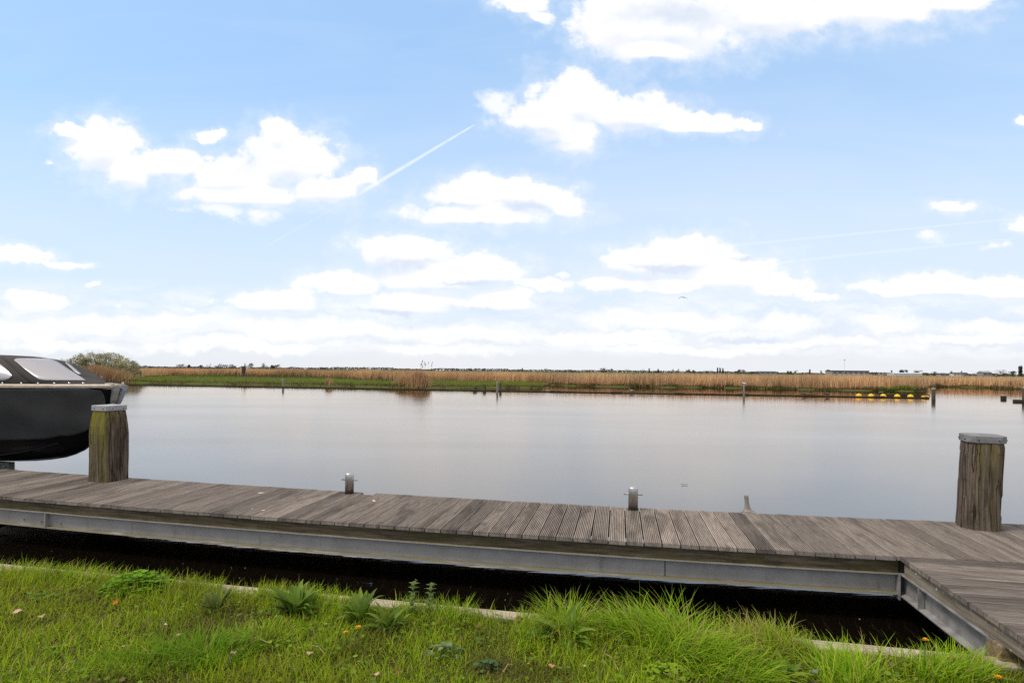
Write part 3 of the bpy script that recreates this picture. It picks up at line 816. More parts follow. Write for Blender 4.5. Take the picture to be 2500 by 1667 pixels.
# dark upright rush stalks in front of the far reeds
m_ = 700; px = np.concatenate([rng.uniform(420, 1000, 500), rng.uniform(540, 760, 200)]); Y = curve(REED, px) - rng.uniform(0, 14, m_)
bs = np.stack([xa(px) * Y, Y, np.full(m_, 0.2)], -1)
v2, q2 = blades(bs, rng.uniform(0.6, 1.2, m_), np.full(m_, 0.07), rng.uniform(0, 6.3, m_), rng.uniform(0, 0.08, m_), rng.uniform(0, 0.1, m_), 2)
v, q, c = join([(v, q, c), (v2, q2, rep(np.array([[0.06, 0.065, 0.03]]) * rng.uniform(0.7, 1.5, (m_, 1)), 6))])
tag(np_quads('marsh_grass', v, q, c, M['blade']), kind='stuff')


# ------------------------------------------------------------------ reed clumps standing by themselves
def reed_clump(px, Y, rad, n, h, label, heads=0, lean=0.16, flat=0.6, dim=1.0):
    x0 = float(xa(px)) * Y
    o = empty('reed_clump', (x0, Y, 0.05)); tag(o, label, 'reeds', 'reed clumps in front of the reed beds')
    r = np.abs(rng.normal(0, 0.5, n)); a = rng.uniform(0, 2 * math.pi, n)
    bx, by = np.clip(r * np.cos(a), -1.2, 1.2) * rad, r * np.sin(a) * rad * flat
    hh = rng.uniform(0.6, 1.0, n) * h * (1.05 - 0.28 * np.abs(bx) / rad)
    v, q = blades(np.stack([bx, by, np.zeros(n)], -1), hh, rng.uniform(0.025, 0.06, n), np.where(bx > 0, 0.2, math.pi - 0.2) + rng.normal(0, 1.0, n), np.abs(rng.normal(0.05, lean, n)), rng.normal(0.15, 0.25, n), 3, rng.uniform(-0.8, 0.8, n))
    np_quads('stems', v, q, reed_colors(n, 8) * dim, M['reed'], o)
    if heads:
        for i in range(heads):
            mb = MB(); hd = MB()
            X, yy = rng.normal(0.42, 0.32) * rad, rng.normal(0, 0.3); top = rng.uniform(2.2, 3.0); dxx = rng.normal(0.05, 0.12)
            mb.tube([(X, yy, 0), (X + dxx * 0.4, yy, top * 0.6), (X + dxx, yy, top)], [0.009, 0.007, 0.005], 4)
            hd.tube([(X + dxx, yy, top - 0.05), (X + dxx + 0.03, yy, top + 0.10), (X + dxx + 0.06, yy, top + 0.26)], [0.012, 0.034, 0.008], 5)
            hd.build('seed_head', M['head'], mb.build('flower_stem', M['dryst'], o))
    return o


M['dryst'] = plain('dry_stem', (0.36, 0.25, 0.14), 0.9); M['head'] = plain('reed_seed_head', (0.12, 0.085, 0.06), 0.95)
reed_clump(1024, 60.6, 1.15, 1500, 2.05, 'tall feathery reed clump with dark seed heads on the water edge behind the floating boom', 11)
reed_clump(990, 61.8, 1.25, 900, 1.6, 'wide low tan reed clump just left of the tall one with seed heads', 0, 0.24)
reed_clump(803, 64.5, 0.55, 220, 1.05, 'small solitary tuft of tan reed in the green marsh behind the boom', 0, 0.2)
reed_clump(232, 71.5, 4.6, 5200, 2.35, 'broad mound of bent brown reeds in front of the willow bush', 0, 0.40, 0.5, 0.72)


# ------------------------------------------------------------------ willow bush, dead trees, horizon trees
def leaf_cloud(n, blobs, size, cols, jitter=1.0):
    """n small leaf faces through the volume of several ellipsoids ((x,y,z),(rx,ry,rz))"""
    w = np.array([b[1][0] * b[1][1] * b[1][2] for b in blobs]); w = w ** 0.66; w /= w.sum()
    idx = rng.choice(len(blobs), n, p=w)
    d = rng.normal(0, 1, (n, 3)); d /= np.linalg.norm(d, axis=1, keepdims=True)
    rr = rng.random((n, 1)) ** 0.42
    cen = np.array([b[0] for b in blobs], float)[idx]; rad = np.array([b[1] for b in blobs], float)[idx]
    p = cen + d * rr * rad * (1 + 0.12 * rng.normal(0, 1, (n, 1)))
    u = rng.normal(0, 1, (n, 3)); u /= np.linalg.norm(u, axis=1, keepdims=True)
    w_ = np.cross(u, rng.normal(0, 1, (n, 3))); w_ /= np.linalg.norm(w_, axis=1, keepdims=True)
    s = size * rng.uniform(0.6, 1.4, (n, 1))
    V = np.stack([p - u * s, p + w_ * s * 0.5, p + u * s, p - w_ * s * 0.5], 1).reshape(-1, 3)
    Q = np.arange(n * 4).reshape(-1, 4)
    tintb = rng.uniform(0.72, 1.28, (len(blobs), 1))[idx]
    c = np.array(cols)[rng.integers(0, len(cols), n)] * tintb * rng.uniform(0.8, 1.2, (n, 1))
    return V, Q, rep(c, 4)


Y = 77.0; x0 = float(xa(243)) * Y
wb = empty('willow_bush', (x0, Y, 0.2)); tag(wb, 'wide olive grey willow bush rising above the brown reeds behind the boat', 'bush')
blobs = []
for i in range(320):
    u = rng.uniform(-1, 1); top = np.interp(u, [-1, -0.75, -0.5, -0.35, 0.1, 0.5, 0.72, 0.88, 1.0], [2.2, 2.75, 3.1, 3.6, 3.9, 3.85, 3.4, 2.7, 1.6]) + rng.uniform(-0.35, 0.16)
    z = top - 0.3 - rng.random() * (top - 0.7); blobs.append(((u * 5.2 - 0.3, rng.uniform(-1.6, 1.6), z), (rng.uniform(0.22, 0.5), 0.6, rng.uniform(0.28, 0.5))))
v, q, c = leaf_cloud(34000, blobs, 0.075, [(0.46, 0.43, 0.25), (0.35, 0.33, 0.18), (0.56, 0.52, 0.34), (0.24, 0.23, 0.12)])
np_quads('crown', v, q, c, M['treeleaf'], wb, smooth=False)
mb = MB()
for i in range(46):
    a = rng.uniform(-1, 1); t_ = Vector((a * 4.6 - 0.3, rng.uniform(-1.2, 1.2), 4.05 * (1 - 0.5 * a * a)))
    mb.tube([(a * 1.6, 0, 0), (a * 3.0, t_.y * 0.5, t_.z * 0.5), t_], [0.06, 0.035, 0.01], 5)
mb.build('branches', M['bark'], wb)

M['deadwood'] = plain('dead_wood', (0.085, 0.065, 0.055), 0.95, 0, 0.3)
def twig_tree(px, Y, h, spread, nb, label, name='bare_tree', thick=0.12, cat='tree'):
    x0 = float(xa(px)) * Y; o = empty(name, (x0, Y, 0.2)); tag(o, label, cat)
    tr = MB(); br = MB()
    tops = [(rng.normal(0, 0.15) * spread, 0, h * 0.75)]
    tr.tube([(0, 0, 0), (tops[0][0] * 0.5, 0, h * 0.4), tops[0]], [thick, thick * 0.8, thick * 0.3], 7)
    for i in range(nb):
        z0 = rng.uniform(0.05, 0.6) * h; a = rng.uniform(0, 6.3); L = rng.uniform(0.35, 0.75) * h
        x1 = math.cos(a) * spread * rng.uniform(0.15, 1.25); y1 = math.sin(a) * spread * 0.6; z1 = min(h * rng.uniform(0.5, 1.05), z0 + L)
        br.tube([(0, 0, z0), (x1 * 0.7, y1 * 0.7, (z0 + z1) / 2), (x1, y1, z1)], [thick * 0.45, thick * 0.3, 0.015], 5)
    tr.build('trunk', M['deadwood'], o); br.build('branches', M['deadwood'], o)
    return o


twig_tree(595, 118, 3.0, 0.62, 13, 'dark dead multi stemmed tree stump standing in the marsh before the reeds', 'dead_tree', 0.30)
twig_tree(576, 118, 1.9, 0.8, 9, 'small leaning dead shrub with thin bare twigs, left of the dark dead tree', 'dead_shrub', 0.06, 'shrub')


def crown_tree(px, top_y, width, Y, kind, label, n=420, group='trees along the far horizon'):
    """top_y: survey height of the crown's top; width in survey units"""
    tp = at_y(px, top_y - 2.0, Y); h = max(3.0, tp.z - 0.3); wm = 1.12 * width * Y / F
    o = empty('tree', (tp.x, Y, 0.3)); tag(o, label, 'tree', group)
    if kind == 'poplar':  # leaf colours below are greyed to stand in for distance haze
        blobs = [((0, 0, h * f), (wm * 0.5 * (1.05 - 0.6 * abs(f - 0.45)), wm * 0.5, h * 0.16)) for f in (0.12, 0.25, 0.4, 0.55, 0.7, 0.84)]
        cols = [(0.10, 0.095, 0.06), (0.075, 0.075, 0.05), (0.14, 0.11, 0.075)]; sz = 0.55
    elif kind == 'bare':
        blobs = [((rng.normal(0, 0.26) * wm, rng.normal(0, 0.2) * wm, h * rng.uniform(0.3, 0.86)), (wm * 0.26, wm * 0.26, h * 0.17)) for _ in range(8)]
        cols = [(0.19, 0.165, 0.14), (0.15, 0.13, 0.11), (0.22, 0.19, 0.15)]; sz = 0.42; n = int(n * 0.7)
    else:
        blobs = [((rng.uniform(-0.38, 0.38) * wm, rng.uniform(-0.3, 0.3) * wm, h * rng.uniform(0.12, 0.80)), (wm * 0.24, wm * 0.24, h * 0.2)) for _ in range(14)]
        cols = [(0.065, 0.072, 0.04), (0.09, 0.09, 0.05), (0.05, 0.055, 0.035), (0.12, 0.105, 0.065)]; sz = 0.6
    v, q, c = leaf_cloud(n, blobs, sz * max(0.5, min(1.6, h / 9)), cols)
    np_quads('crown', v, q, c, M['treeleaf'], o, smooth=False)
    mb = MB(); mb.tube([(0, 0, 0), (wm * 0.03, 0, h * 0.35), (0, 0, h * 0.8)], [0.03 * h, 0.022 * h, 0.008 * h], 6)
    for k in range(4):
        a = k * 1.7 + px; mb.tube([(0, 0, h * 0.3), (math.cos(a) * wm * 0.3, math.sin(a) * wm * 0.3, h * 0.65)], [0.014 * h, 0.004 * h], 5)
    mb.build('trunk', M['bark'], o)


TREES = [
    (440, 889, 15, 900, 'dome', 'low rounded dark tree on the horizon, first one right of the willow bush'),
    (462, 890.5, 6, 900, 'dome', 'tiny dark pointed tree on the horizon right of the first low rounded one'),
    (490, 891.5, 7, 900, 'dome', 'small dark hump of a tree midway between willow bush and dead tree'),
    (512, 889.5, 9, 900, 'bare', 'small greyish tree left of the dead tree, with a dark broad one at its right'),
    (540, 889, 24, 900, 'dome', 'broad olive tree directly left of the dark dead tree on the horizon'),
    (567, 889.5, 22, 900, 'dome', 'wide low olive tree touching the dead tree at its left'),
    (613, 884, 11, 900, 'bare', 'slim pale bare tree directly right of the dark dead tree'),
    (643, 885.5, 12, 900, 'bare', 'round bare brown tree on a thin trunk, alone right of the dead tree'),
    (665, 892, 8, 900, 'dome', 'small dark tree at the left end of the dense green group'),
    (676, 890.5, 15, 900, 'dome', 'dense dark green round tree right of the round bare tree'),
    (793, 898, 14, 1000, 'dome', 'low dark tree at the left end of the long flat wood'),
    (988, 900.5, 20, 1000, 'dome', 'low dark tree on the horizon just left of the seed heads'),
    (1062, 900.5, 22, 1000, 'dome', 'low dark tree on the horizon just right of the seed heads'),
    (1149, 899.5, 8, 1000, 'dome', 'small peaked tree rising from the flat wood at mid horizon'),
    (1275, 899.5, 3, 1000, 'poplar', 'single thin spike of a tree over the flat wood left of centre'),
    (1331, 900, 9, 1000, 'bare', 'little pale tree on the horizon above the end of the green marsh'),
    (1394, 902, 12, 1000, 'dome', 'small dark round tree right of the end of the green marsh'),
    (1437, 904, 16, 1000, 'dome', 'flat dark bush like tree on the horizon before the double domed one'),
    (1472, 899, 13, 1000, 'dome', 'taller round dark tree left in the double domed group at centre'),
    (1487, 900.5, 20, 1000, 'dome', 'wide dark tree right in the double domed group at centre'),
    (1533, 902.5, 14, 1000, 'bare', 'pale grey low tree right of the double domed group'),
    (1571, 901.5, 9, 1000, 'bare', 'small round pale tree on the horizon above the bird on the boom'),
    (1585, 900.5, 3, 1000, 'poplar', 'short thin conical tree next to the small round pale one'),
    (1607, 902, 5, 1000, 'poplar', 'small conical tree on the horizon, alone between pale tree and cluster'),
    (1643, 902, 7, 1000, 'bare', 'left small tree of the pale pair left of the big round one'),
    (1655, 901.5, 5, 1000, 'bare', 'right small tree of the pale pair left of the big round one'),
    (1681, 901.5, 11, 1000, 'dome', 'round dark tree alone on the horizon left of the three poplars'),
    (1694, 904, 7, 1000, 'dome', 'small dark cone tree right beside the round dark one'),
    (1726, 905, 26, 1000, 'dome', 'wide low dark tree just left of the three poplars'),
    (1752, 898.5, 3.2, 950, 'poplar', 'left one of the three tall thin poplars close together'),
    (1758, 898.5, 3.2, 950, 'poplar', 'middle one of the three tall thin poplars close together'),
    (1765, 899.5, 3.2, 950, 'poplar', 'right one of the three tall thin poplars close together'),
    (1802, 902, 11, 950, 'dome', 'dark upright tree right of the three poplars above the gull post'),
    (1815, 903.5, 13, 950, 'dome', 'dark rounded tree between the upright one and the low shed'),
    (1922, 906, 9, 950, 'dome', 'small dark tree at the left of three spaced round trees'),
    (1931, 905.5, 8, 950, 'dome', 'middle of three spaced round trees on the right horizon'),
    (1942, 904.5, 7, 950, 'bare', 'upright pale tree, last of the three spaced round trees'),
    (1977, 903, 3.6, 950, 'poplar', 'single thin tree left of the long dark building'),
    (2006, 904.5, 8, 930, 'bare', 'pale upright tree at the left end of the long dark building'),
    (2024, 903.5, 10, 930, 'dome', 'dark rounded tree touching the long dark building at its left'),
    (2177, 905.5, 3, 930, 'poplar', 'little sapling like tree left of the white greenhouse'),
    (2201, 903, 12, 950, 'dome', 'round dark tree at the left behind the white greenhouse'),
    (2215, 903, 6, 950, 'bare', 'small thin tree behind the middle of the white greenhouse'),
    (2242, 905, 14, 950, 'dome', 'dark round tree behind the right half of the white greenhouse'),
    (2260, 908, 13, 930, 'dome', 'olive low tree in front of the right end of the greenhouse'),
    (2284, 908.5, 13, 930, 'dome', 'dark green bush like tree left of the farmhouses'),
    (2321, 905.5, 8, 930, 'bare', 'brown bare tree between the farmhouse roofs, the taller one'),
    (2347, 907, 5, 930, 'bare', 'thin bare tree above the right end of the brown farmhouse'),
    (2405, 906.5, 34, 930, 'dome', 'wide flat olive tree around the grey barn'),
    (2450, 903.5, 32, 900, 'dome', 'large round brown green tree left of the twin poplars at the right edge'),
    (2474, 907, 12, 900, 'dome', 'smaller ragged tree between large round tree and twin poplars'),
    (2489, 894.5, 4.2, 880, 'poplar', 'left one of the twin tall brown poplars at the right edge'),
    (2493.5, 894, 4.2, 880, 'poplar', 'right one of the twin tall brown poplars at the right edge'),
]
for a in TREES: crown_tree(*a)

# flat far woods that read as one mass
n = 26000
px = rng.uniform(-500, 3100, n); Y = rng.uniform(1250, 1400, n)
env = 1.2 + 2.6 * vnoise(px * 0.035, px * 0, 41) ** 1.5 + 1.6 * vnoise(px * 0.15, px * 0, 42) ** 2
env = np.where(px < 810, env + 0.9, env)
env = np.where((px > 810) & (px < 960), 5.2 + 0.8 * vnoise(px * 0.2, px * 0, 43), env)
env = np.where((px > 1060) & (px < 1240), 4.2 + 1.5 * vnoise(px * 0.12, px * 0, 44), env)
env = np.where((px > 1240) & (px < 1900), 3.0 + 2.0 * vnoise(px * 0.08, px * 0, 45), env)
env = np.where(px > 2120, 3.0 + 2.5 * vnoise(px * 0.07, px * 0, 46), env)
p = np.stack([xa(px) * Y, Y, 0.6 + (env + 0.9) * rng.random(n) ** 0.9], -1)
u = rng.normal(0, 1, (n, 3)); u /= np.linalg.norm(u, axis=1, keepdims=True); w_ = np.cross(u, rng.normal(0, 1, (n, 3))); w_ /= np.linalg.norm(w_, axis=1, keepdims=True)
s_ = rng.uniform(0.9, 2.0, (n, 1))
V = np.stack([p - u * s_, p + w_ * s_ * 0.7, p + u * s_, p - w_ * s_ * 0.7], 1).reshape(-1, 3)
cc = np.array([(0.085, 0.085, 0.06), (0.065, 0.068, 0.05), (0.12, 0.105, 0.08), (0.10, 0.10, 0.085)])[rng.integers(0, 4, n)]  # grey-brown foliage: haze over the distance is put into the colour
tag(np_quads('far_woods', V, np.arange(n * 4).reshape(-1, 4), rep(cc, 4), M['treeleaf'], smooth=False), kind='stuff')


# ------------------------------------------------------------------ far buildings and mast
M['wall_dark'] = plain('dark_cladding', (0.060, 0.060, 0.070), 0.7); M['wall_grey'] = plain('grey_cladding', (0.26, 0.25, 0.25), 0.7)
M['wall_white'] = plain('white_wall', (0.62, 0.61, 0.60), 0.7); M['roof_dark'] = plain('dark_roof', (0.075, 0.065, 0.065), 0.8)
M['roof_red'] = plain('brown_roof', (0.13, 0.085, 0.07), 0.85); M['pane'] = plain('dark_pane', (0.05, 0.06, 0.08), 0.2, 0, 0.1, spec=0.6)
M['ghouse'] = plain('greenhouse_glass', (0.55, 0.57, 0.56), 0.3, 0, 0.1, spec=0.6)


def house(name, px0, px1, y_top, y_eave, Y, wallm, roofm, label, flat=False, depth=12, wins=4, cat='building'):
    a = at_y(px0, y_top, Y); b = at_y(px1, y_top, Y); e = at_y((px0 + px1) / 2, y_eave, Y).z; tz = (a.z + b.z) / 2
    w = b.x - a.x; o = empty(name, ((a.x + b.x) / 2, Y + depth / 2, 0.3)); tag(o, label, cat)
    ez = e - 0.3; rz_ = tz - 0.3
    mb = MB(); mb.box((0, 0, ez / 2), (w, depth, ez)); mb.build('wall', wallm, o)
    mb = MB()
    if flat: mb.box((0, 0, (ez + rz_) / 2), (w + 0.6, depth + 0.6, max(0.3, rz_ - ez)))
    else: mb.loft([[(x, -depth / 2 - 0.4, ez), (x, depth / 2 + 0.4, ez), (x, 0, rz_)] for x in (-w / 2 - 0.4, w / 2 + 0.4)])
    mb.build('roof', roofm, o)
    for i in range(wins):
        mb = MB(); mb.box((-w / 2 + w * (i + 0.5) / wins, -depth / 2 - 0.03, ez * 0.66), (w / wins * 0.55, 0.06, ez * 0.36)); mb.build('window', M['pane'], o)
    return o


hall = house('industrial_hall', 2032, 2122, 904.4, 906.6, 900, M['wall_grey'], M['roof_dark'], 'long dark flat roofed hall on the right horizon under the thin mast', True, 20, 7)
house('annex_shed', 2122, 2144, 909, 910.5, 900, M['wall_dark'], M['roof_dark'], 'low dark flat shed at the right end of the long dark hall', True, 14, 2, 'shed')
house('low_shed', 1826, 1853, 908.2, 909.4, 900, M['wall_dark'], M['roof_dark'], 'low black shed right of the dark rounded trees above the gull post', True, 14, 2, 'shed')
house('grey_barn', 1856, 1894, 906.0, 908.4, 900, M['wall_grey'], M['wall_grey'], 'pale grey low barn with flat roof left of the three spaced trees', True, 14, 3, 'barn')
house('greenhouse', 2182, 2252, 909.5, 911.6, 880, M['ghouse'], M['ghouse'], 'long low white greenhouse among the trees on the right horizon', False, 16, 0, 'greenhouse')
house('farmhouse', 2296, 2318, 911.4, 913.0, 880, M['wall_grey'], M['roof_dark'], 'grey low farmhouse at the left of the roofs near the right edge', False, 9, 2, 'house')
house('farmhouse', 2328, 2352, 908.8, 912.0, 880, M['wall_white'], M['roof_red'], 'brown roofed farmhouse with pale walls between two bare trees', False, 9, 3, 'house')
house('farmhouse', 2353, 2365, 909.0, 912.4, 880, M['wall_grey'], M['roof_dark'], 'narrow grey gabled house at the right of the brown roofed farmhouse', False, 9, 1, 'house')
house('barn', 2400, 2422, 905.6, 909.5, 890, M['wall_grey'], M['wall_grey'], 'grey barn half hidden in the wide flat olive tree', False, 12, 2, 'barn')
tp = at_y(2062, 877.5, 895); mo = empty('lattice_mast', (tp.x, 895, 0.3)); tag(mo, 'thin pale mast with a dark red beacon above the long dark hall', 'mast')
mb = MB()
for k in range(3): mb.tube([(math.cos(k * 2.09) * 0.3, math.sin(k * 2.09) * 0.3, 0), (math.cos(k * 2.09) * 0.12, math.sin(k * 2.09) * 0.12, tp.z - 0.3)], 0.06, 5)
mb.build('shaft', M['wall_white'], mo)
mb = MB(); mb.lathe([(0.5, tp.z - 1.9), (0.75, tp.z - 1.2), (0.5, tp.z - 0.3), (0.1, tp.z)], n=10); mb.build('beacon', plain('red_beacon', (0.16, 0.03, 0.03), 0.5), mo)


# ------------------------------------------------------------------ floating boom, posts, buoys
TBM = 52.5
fbm_ = empty('floating_boom', J(0, TBM, 0), -PHI); tag(fbm_, 'long floating boom of dark timbers chained end to end across the lake', 'floating boom')
def boom_t(s): return 0.12 * math.sin(s * 0.13)
ends = [600 - 260 * i for i in range(1, 3)][::-1]
xs = [-420, -290, -160, -30, 100, 235, 325, 455, 585, 700, 820, 932, 1080, 1202, 1220, 1347, 1366, 1496, 1516, 1651, 1669, 1806, 1827, 1970, 1990, 2138, 2158, 2268]
ss2 = [to_st(at_t(x, 950, TBM))[0] for x in xs]
for i in range(len(ss2) - 1):
    a, b_ = ss2[i], ss2[i + 1]; short = (b_ - a) < 2.2
    mb = MB(); zc_ = 0.0 if short else -0.03
    n_ = 2; L = b_ - a - (0.04 if not short else -0.3)
    mb.box(((a + b_) / 2, boom_t((a + b_) / 2) + (0.15 if short else 0), zc_), (L, 0.22 if not short else 0.16, 0.24 if not short else 0.26), rz=math.atan((boom_t(b_) - boom_t(a)) / (b_ - a)))
    mb.build('coupling' if short else 'boom_beam', M['boom'], fbm_, bevel=0.02)
b2 = empty('floating_boom', J(to_st(at_t(2460, 968, 48.5))[0], 48.5, 0), -PHI - 0.12); tag(b2, 'short floating boom of dark timber at the right edge beyond the channel', 'floating boom')
for k in range(2):
    mb = MB(); mb.box((2.9 + 5.3 * k, 0, 0.04), (5.1, 0.22, 0.26)); mb.build('boom_beam', M['boom'], b2, bevel=0.02)
q = at_z(2450, 973.5, 0.0); bx = empty('float_block', q, -PHI); tag(bx, 'square dark floating block with pale top left of the short right boom', 'float')
mb = MB(); mb.box((0, 0, 0.10), (0.30, 0.3, 0.34)); mb.build('body', M['boom'], bx, bevel=0.02)
mb = MB(); mb.box((0, 0, 0.285), (0.27, 0.27, 0.03)); mb.build('top', M['wall_white'], bx)
q = at_z(2197, 969, 0.0); bx = empty('float_block', q + Vector((0, 2.5, 0)), -PHI); tag(bx, 'dark floating block with grey top behind the fourth yellow buoy', 'float')
mb = MB(); mb.box((0, 0, 0.12), (0.26, 0.3, 0.40)); mb.build('body', M['boom'], bx, bevel=0.02)
mb = MB(); mb.box((0, 0, 0.335), (0.24, 0.27, 0.03)); mb.build('top', M['capm'], bx)
mb = MB(); mb.box((2.2, 0.2, 0.06), (3.8, 0.16, 0.18)); mb.build('arm', M['boom'], bx, bevel=0.02)


def post(px, y_top, y_base, wpx, mat, label, top=True, lean=0.0):
    q = at_z(px, y_base, 0.0); h = at_y(px, y_top, q.y).z; r = wpx * q.y / F / 2
    o = empty('mooring_post', q); tag(o, label, 'post', 'wooden posts along the floating boom')
    mb = MB(); mb.loft([[(r * k * math.cos(a) + lean * z, r * k * math.sin(a), z) for a in [2 * math.pi * i / 8 + 0.3 for i in range(8)]] for z, k in ((-1.2, 1.05), (0, 1.03), (h * 0.5, 1.0), (h - 0.02, 0.97), (h, 0.9))])
    mb.build('shaft', mat, o)
    if top:
        mb = MB(); mb.loft([[(r * k * math.cos(a) + lean * h, r * k * math.sin(a), z) for a in [2 * math.pi * i / 8 + 0.3 for i in range(8)]] for z, k in ((h - 0.10, 1.04), (h + 0.012, 1.04), (h + 0.05, 0.5))])
        mb.build('cap', M['wall_grey'], o)
    return o, q, h


post(248.6, 919.5, 935, 5, M['post'], 'short pale wooden post at the far bank just right of the boat bow')
post(691, 926, 945.5, 4.8, M['post'], 'grey wooden post on the boom in front of the green marsh')
post(1214, 933.5, 958, 4.8, M['post'], 'grey wooden post on the boom beside the dark stumps')
gp, gq, gh = post(1816, 941, 967, 4.8, M['post'], 'grey wooden post on the boom with a white gull on top')
post(2279, 948, 974, 8.2, M['postdark'], 'thick brown wooden post at the right end of the boom by the channel')
post(2500, 945, 978, 8, M['postdark'], 'brown wooden post cut by the right edge of the photo', lean=0.0)
STUMP = [(1160, 939, 953, 11, 'left one of the two short dark stumps overgrown with green at the marsh edge'), (1183, 937.5, 953.5, 9, 'right one of the two short dark stumps overgrown with green at the marsh edge'), (1222, 935.5, 955, 6.5, 'narrow dark overgrown stump right behind the grey boom post')]
for px, yt, yb, w, lab in STUMP:
    q = at_z(px, yb, 0.0); q.y += 2.6; q.x = float(xa(px)) * q.y; h = at_y(px, yt, q.y).z; r = w * q.y / F / 2
    o = empty('stump', q); tag(o, lab, 'stump', 'overgrown stumps at the marsh edge')
    mb = MB(); mb.lathe([(r * 1.1, -0.5), (r, 0.0), (r * 0.95, h * 0.6), (r * 0.8, h * 0.9), (0.01, h * 0.92)], n=9); mb.build('wood', M['postdark'], o)
    v, q_, c = leaf_cloud(160, [((0, 0, h * 0.9), (r * 1.1, r, h * 0.22)), ((0, -r * 0.6, h * 0.55), (r * 0.8, r * 0.5, h * 0.3))], 0.05, GR); np_quads('moss', v, q_, c, M['leafy'], o, smooth=False)

BUOYS = [(2096.7, 'leftmost of the five round yellow buoys on the boom'), (2126.8, 'second from left of the five round yellow buoys on the boom'), (2156.3, 'middle one of the five round yellow buoys, with a dark link in front'),
         (2190.5, 'fourth of the five round yellow buoys, close by the dark float behind'), (2222.9, 'rightmost of the five round yellow buoys on the boom')]
for i, (px, lab) in enumerate(BUOYS):
    q = at_t(px, 968, TBM + boom_t(22) + 0.30); q.z = 0.03
    o = empty('buoy', q); tag(o, lab, 'buoy', 'yellow buoys on the boom')
    mb = MB(); mb.lathe([(0.01, -0.22), (0.13, -0.19), (0.21, -0.10), (0.232, 0.0), (0.232, 0.05), (0.212, 0.14), (0.165, 0.21), (0.09, 0.255), (0.01, 0.268)], n=20); mb.build('float_body', M['yellow'], o, smooth=True)
    mb = MB(); mb.lathe([(0.03, 0.25), (0.03, 0.29), (0.01, 0.295)], n=8); mb.build('eye', M['yellow'], o)
q = at_t(2259, 968, TBM + boom_t(25) + 0.28); q.z = 0
o = empty('buoy', q, -PHI); tag(o, 'flat yellow box float next to the thick brown post', 'buoy')
mb = MB(); mb.box((0, 0, 0.08), (0.50, 0.34, 0.26)); mb.build('float_body', M['yellow'], o, bevel=0.05)
mb = MB(); mb.box((0, -0.172, 0.13), (0.14, 0.01, 0.05)); mb.build('grip', M['boom'], o)


# ------------------------------------------------------------------ birds
M['duckm'] = plain('brown_plumage', (0.12, 0.085, 0.06), 0.9, 0, 0.4, 30); M['gullm'] = plain('white_plumage', (0.78, 0.78, 0.78), 0.9, 0, 0.05)
M['greyp'] = plain('pale_brown_plumage', (0.30, 0.25, 0.21), 0.9, 0, 0.4, 30); M['dark'] = plain('dark_plumage', (0.03, 0.028, 0.03), 0.9)
M['bill'] = plain('yellow_bill', (0.5, 0.3, 0.05), 0.6)


def bird(name, loc, L, face, mat, label, cat, neck=0.5, legs=0.06, group=None):
    """standing water bird: one lofted body from tail to bill, plus legs"""
    o = empty(name, loc, face); tag(o, label, cat, group)
    sp = [(-0.62, 0.52, 0.012, 0.01), (-0.45, 0.50, 0.07, 0.05), (-0.2, 0.45, 0.17, 0.17), (0.08, 0.46, 0.19, 0.21), (0.26, 0.55, 0.14, 0.16), (0.34, 0.55 + neck * 0.35, 0.085, 0.085), (0.36, 0.55 + neck * 0.7, 0.09, 0.09), (0.43, 0.58 + neck * 0.85, 0.085, 0.075), (0.52, 0.56 + neck * 0.84, 0.03, 0.025), (0.62, 0.54 + neck * 0.82, 0.012, 0.008)]
    rings = []
    for (x, z, ry, rz_) in sp:
        rings.append([(x * L, ry * L * math.cos(a), legs + (z - 0.27) * L + rz_ * L * math.sin(a)) for a in [2 * math.pi * k / 12 for k in range(12)]])
    mb = MB(); mb.loft(rings); mb.build('body', mat, o, smooth=True)
    for s in (-1, 1):
        mb = MB(); mb.tube([(0.02 * L, s * 0.07 * L, 0), (0.02 * L, s * 0.07 * L, legs + 0.05 * L)], 0.012, 5); mb.build('leg', M['bill'], o)
    return o


bird('gull', gq + Vector((0, 0, gh + 0.05)), 0.36, math.pi, M['gullm'], 'white gull perched on the grey boom post', 'gull', 0.45, 0.06)
BT = lambda px: at_t(px, 960, TBM)
def on_boom(px):
    q = at_t(px, 955, TBM); s_ = to_st(q)[0]; q = J(s_, TBM + boom_t(s_), 0.09); return q
bird('duck', on_boom(1541.5), 0.46, math.pi - 0.5, M['greyp'], 'pale brown duck standing on the boom near the middle', 'duck', 0.6, 0.07, 'ducks standing on the boom')
bird('duck', on_boom(1963), 0.42, math.pi - 1.0, M['duckm'], 'dark duck on the boom, the left one of two left of the buoys', 'duck', 0.6, 0.06, 'ducks standing on the boom')
bird('duck', on_boom(2020), 0.52, math.pi - 0.1, M['duckm'], 'dark brown duck on the boom, the right one of two left of the buoys', 'duck', 0.5, 0.05, 'ducks standing on the boom')


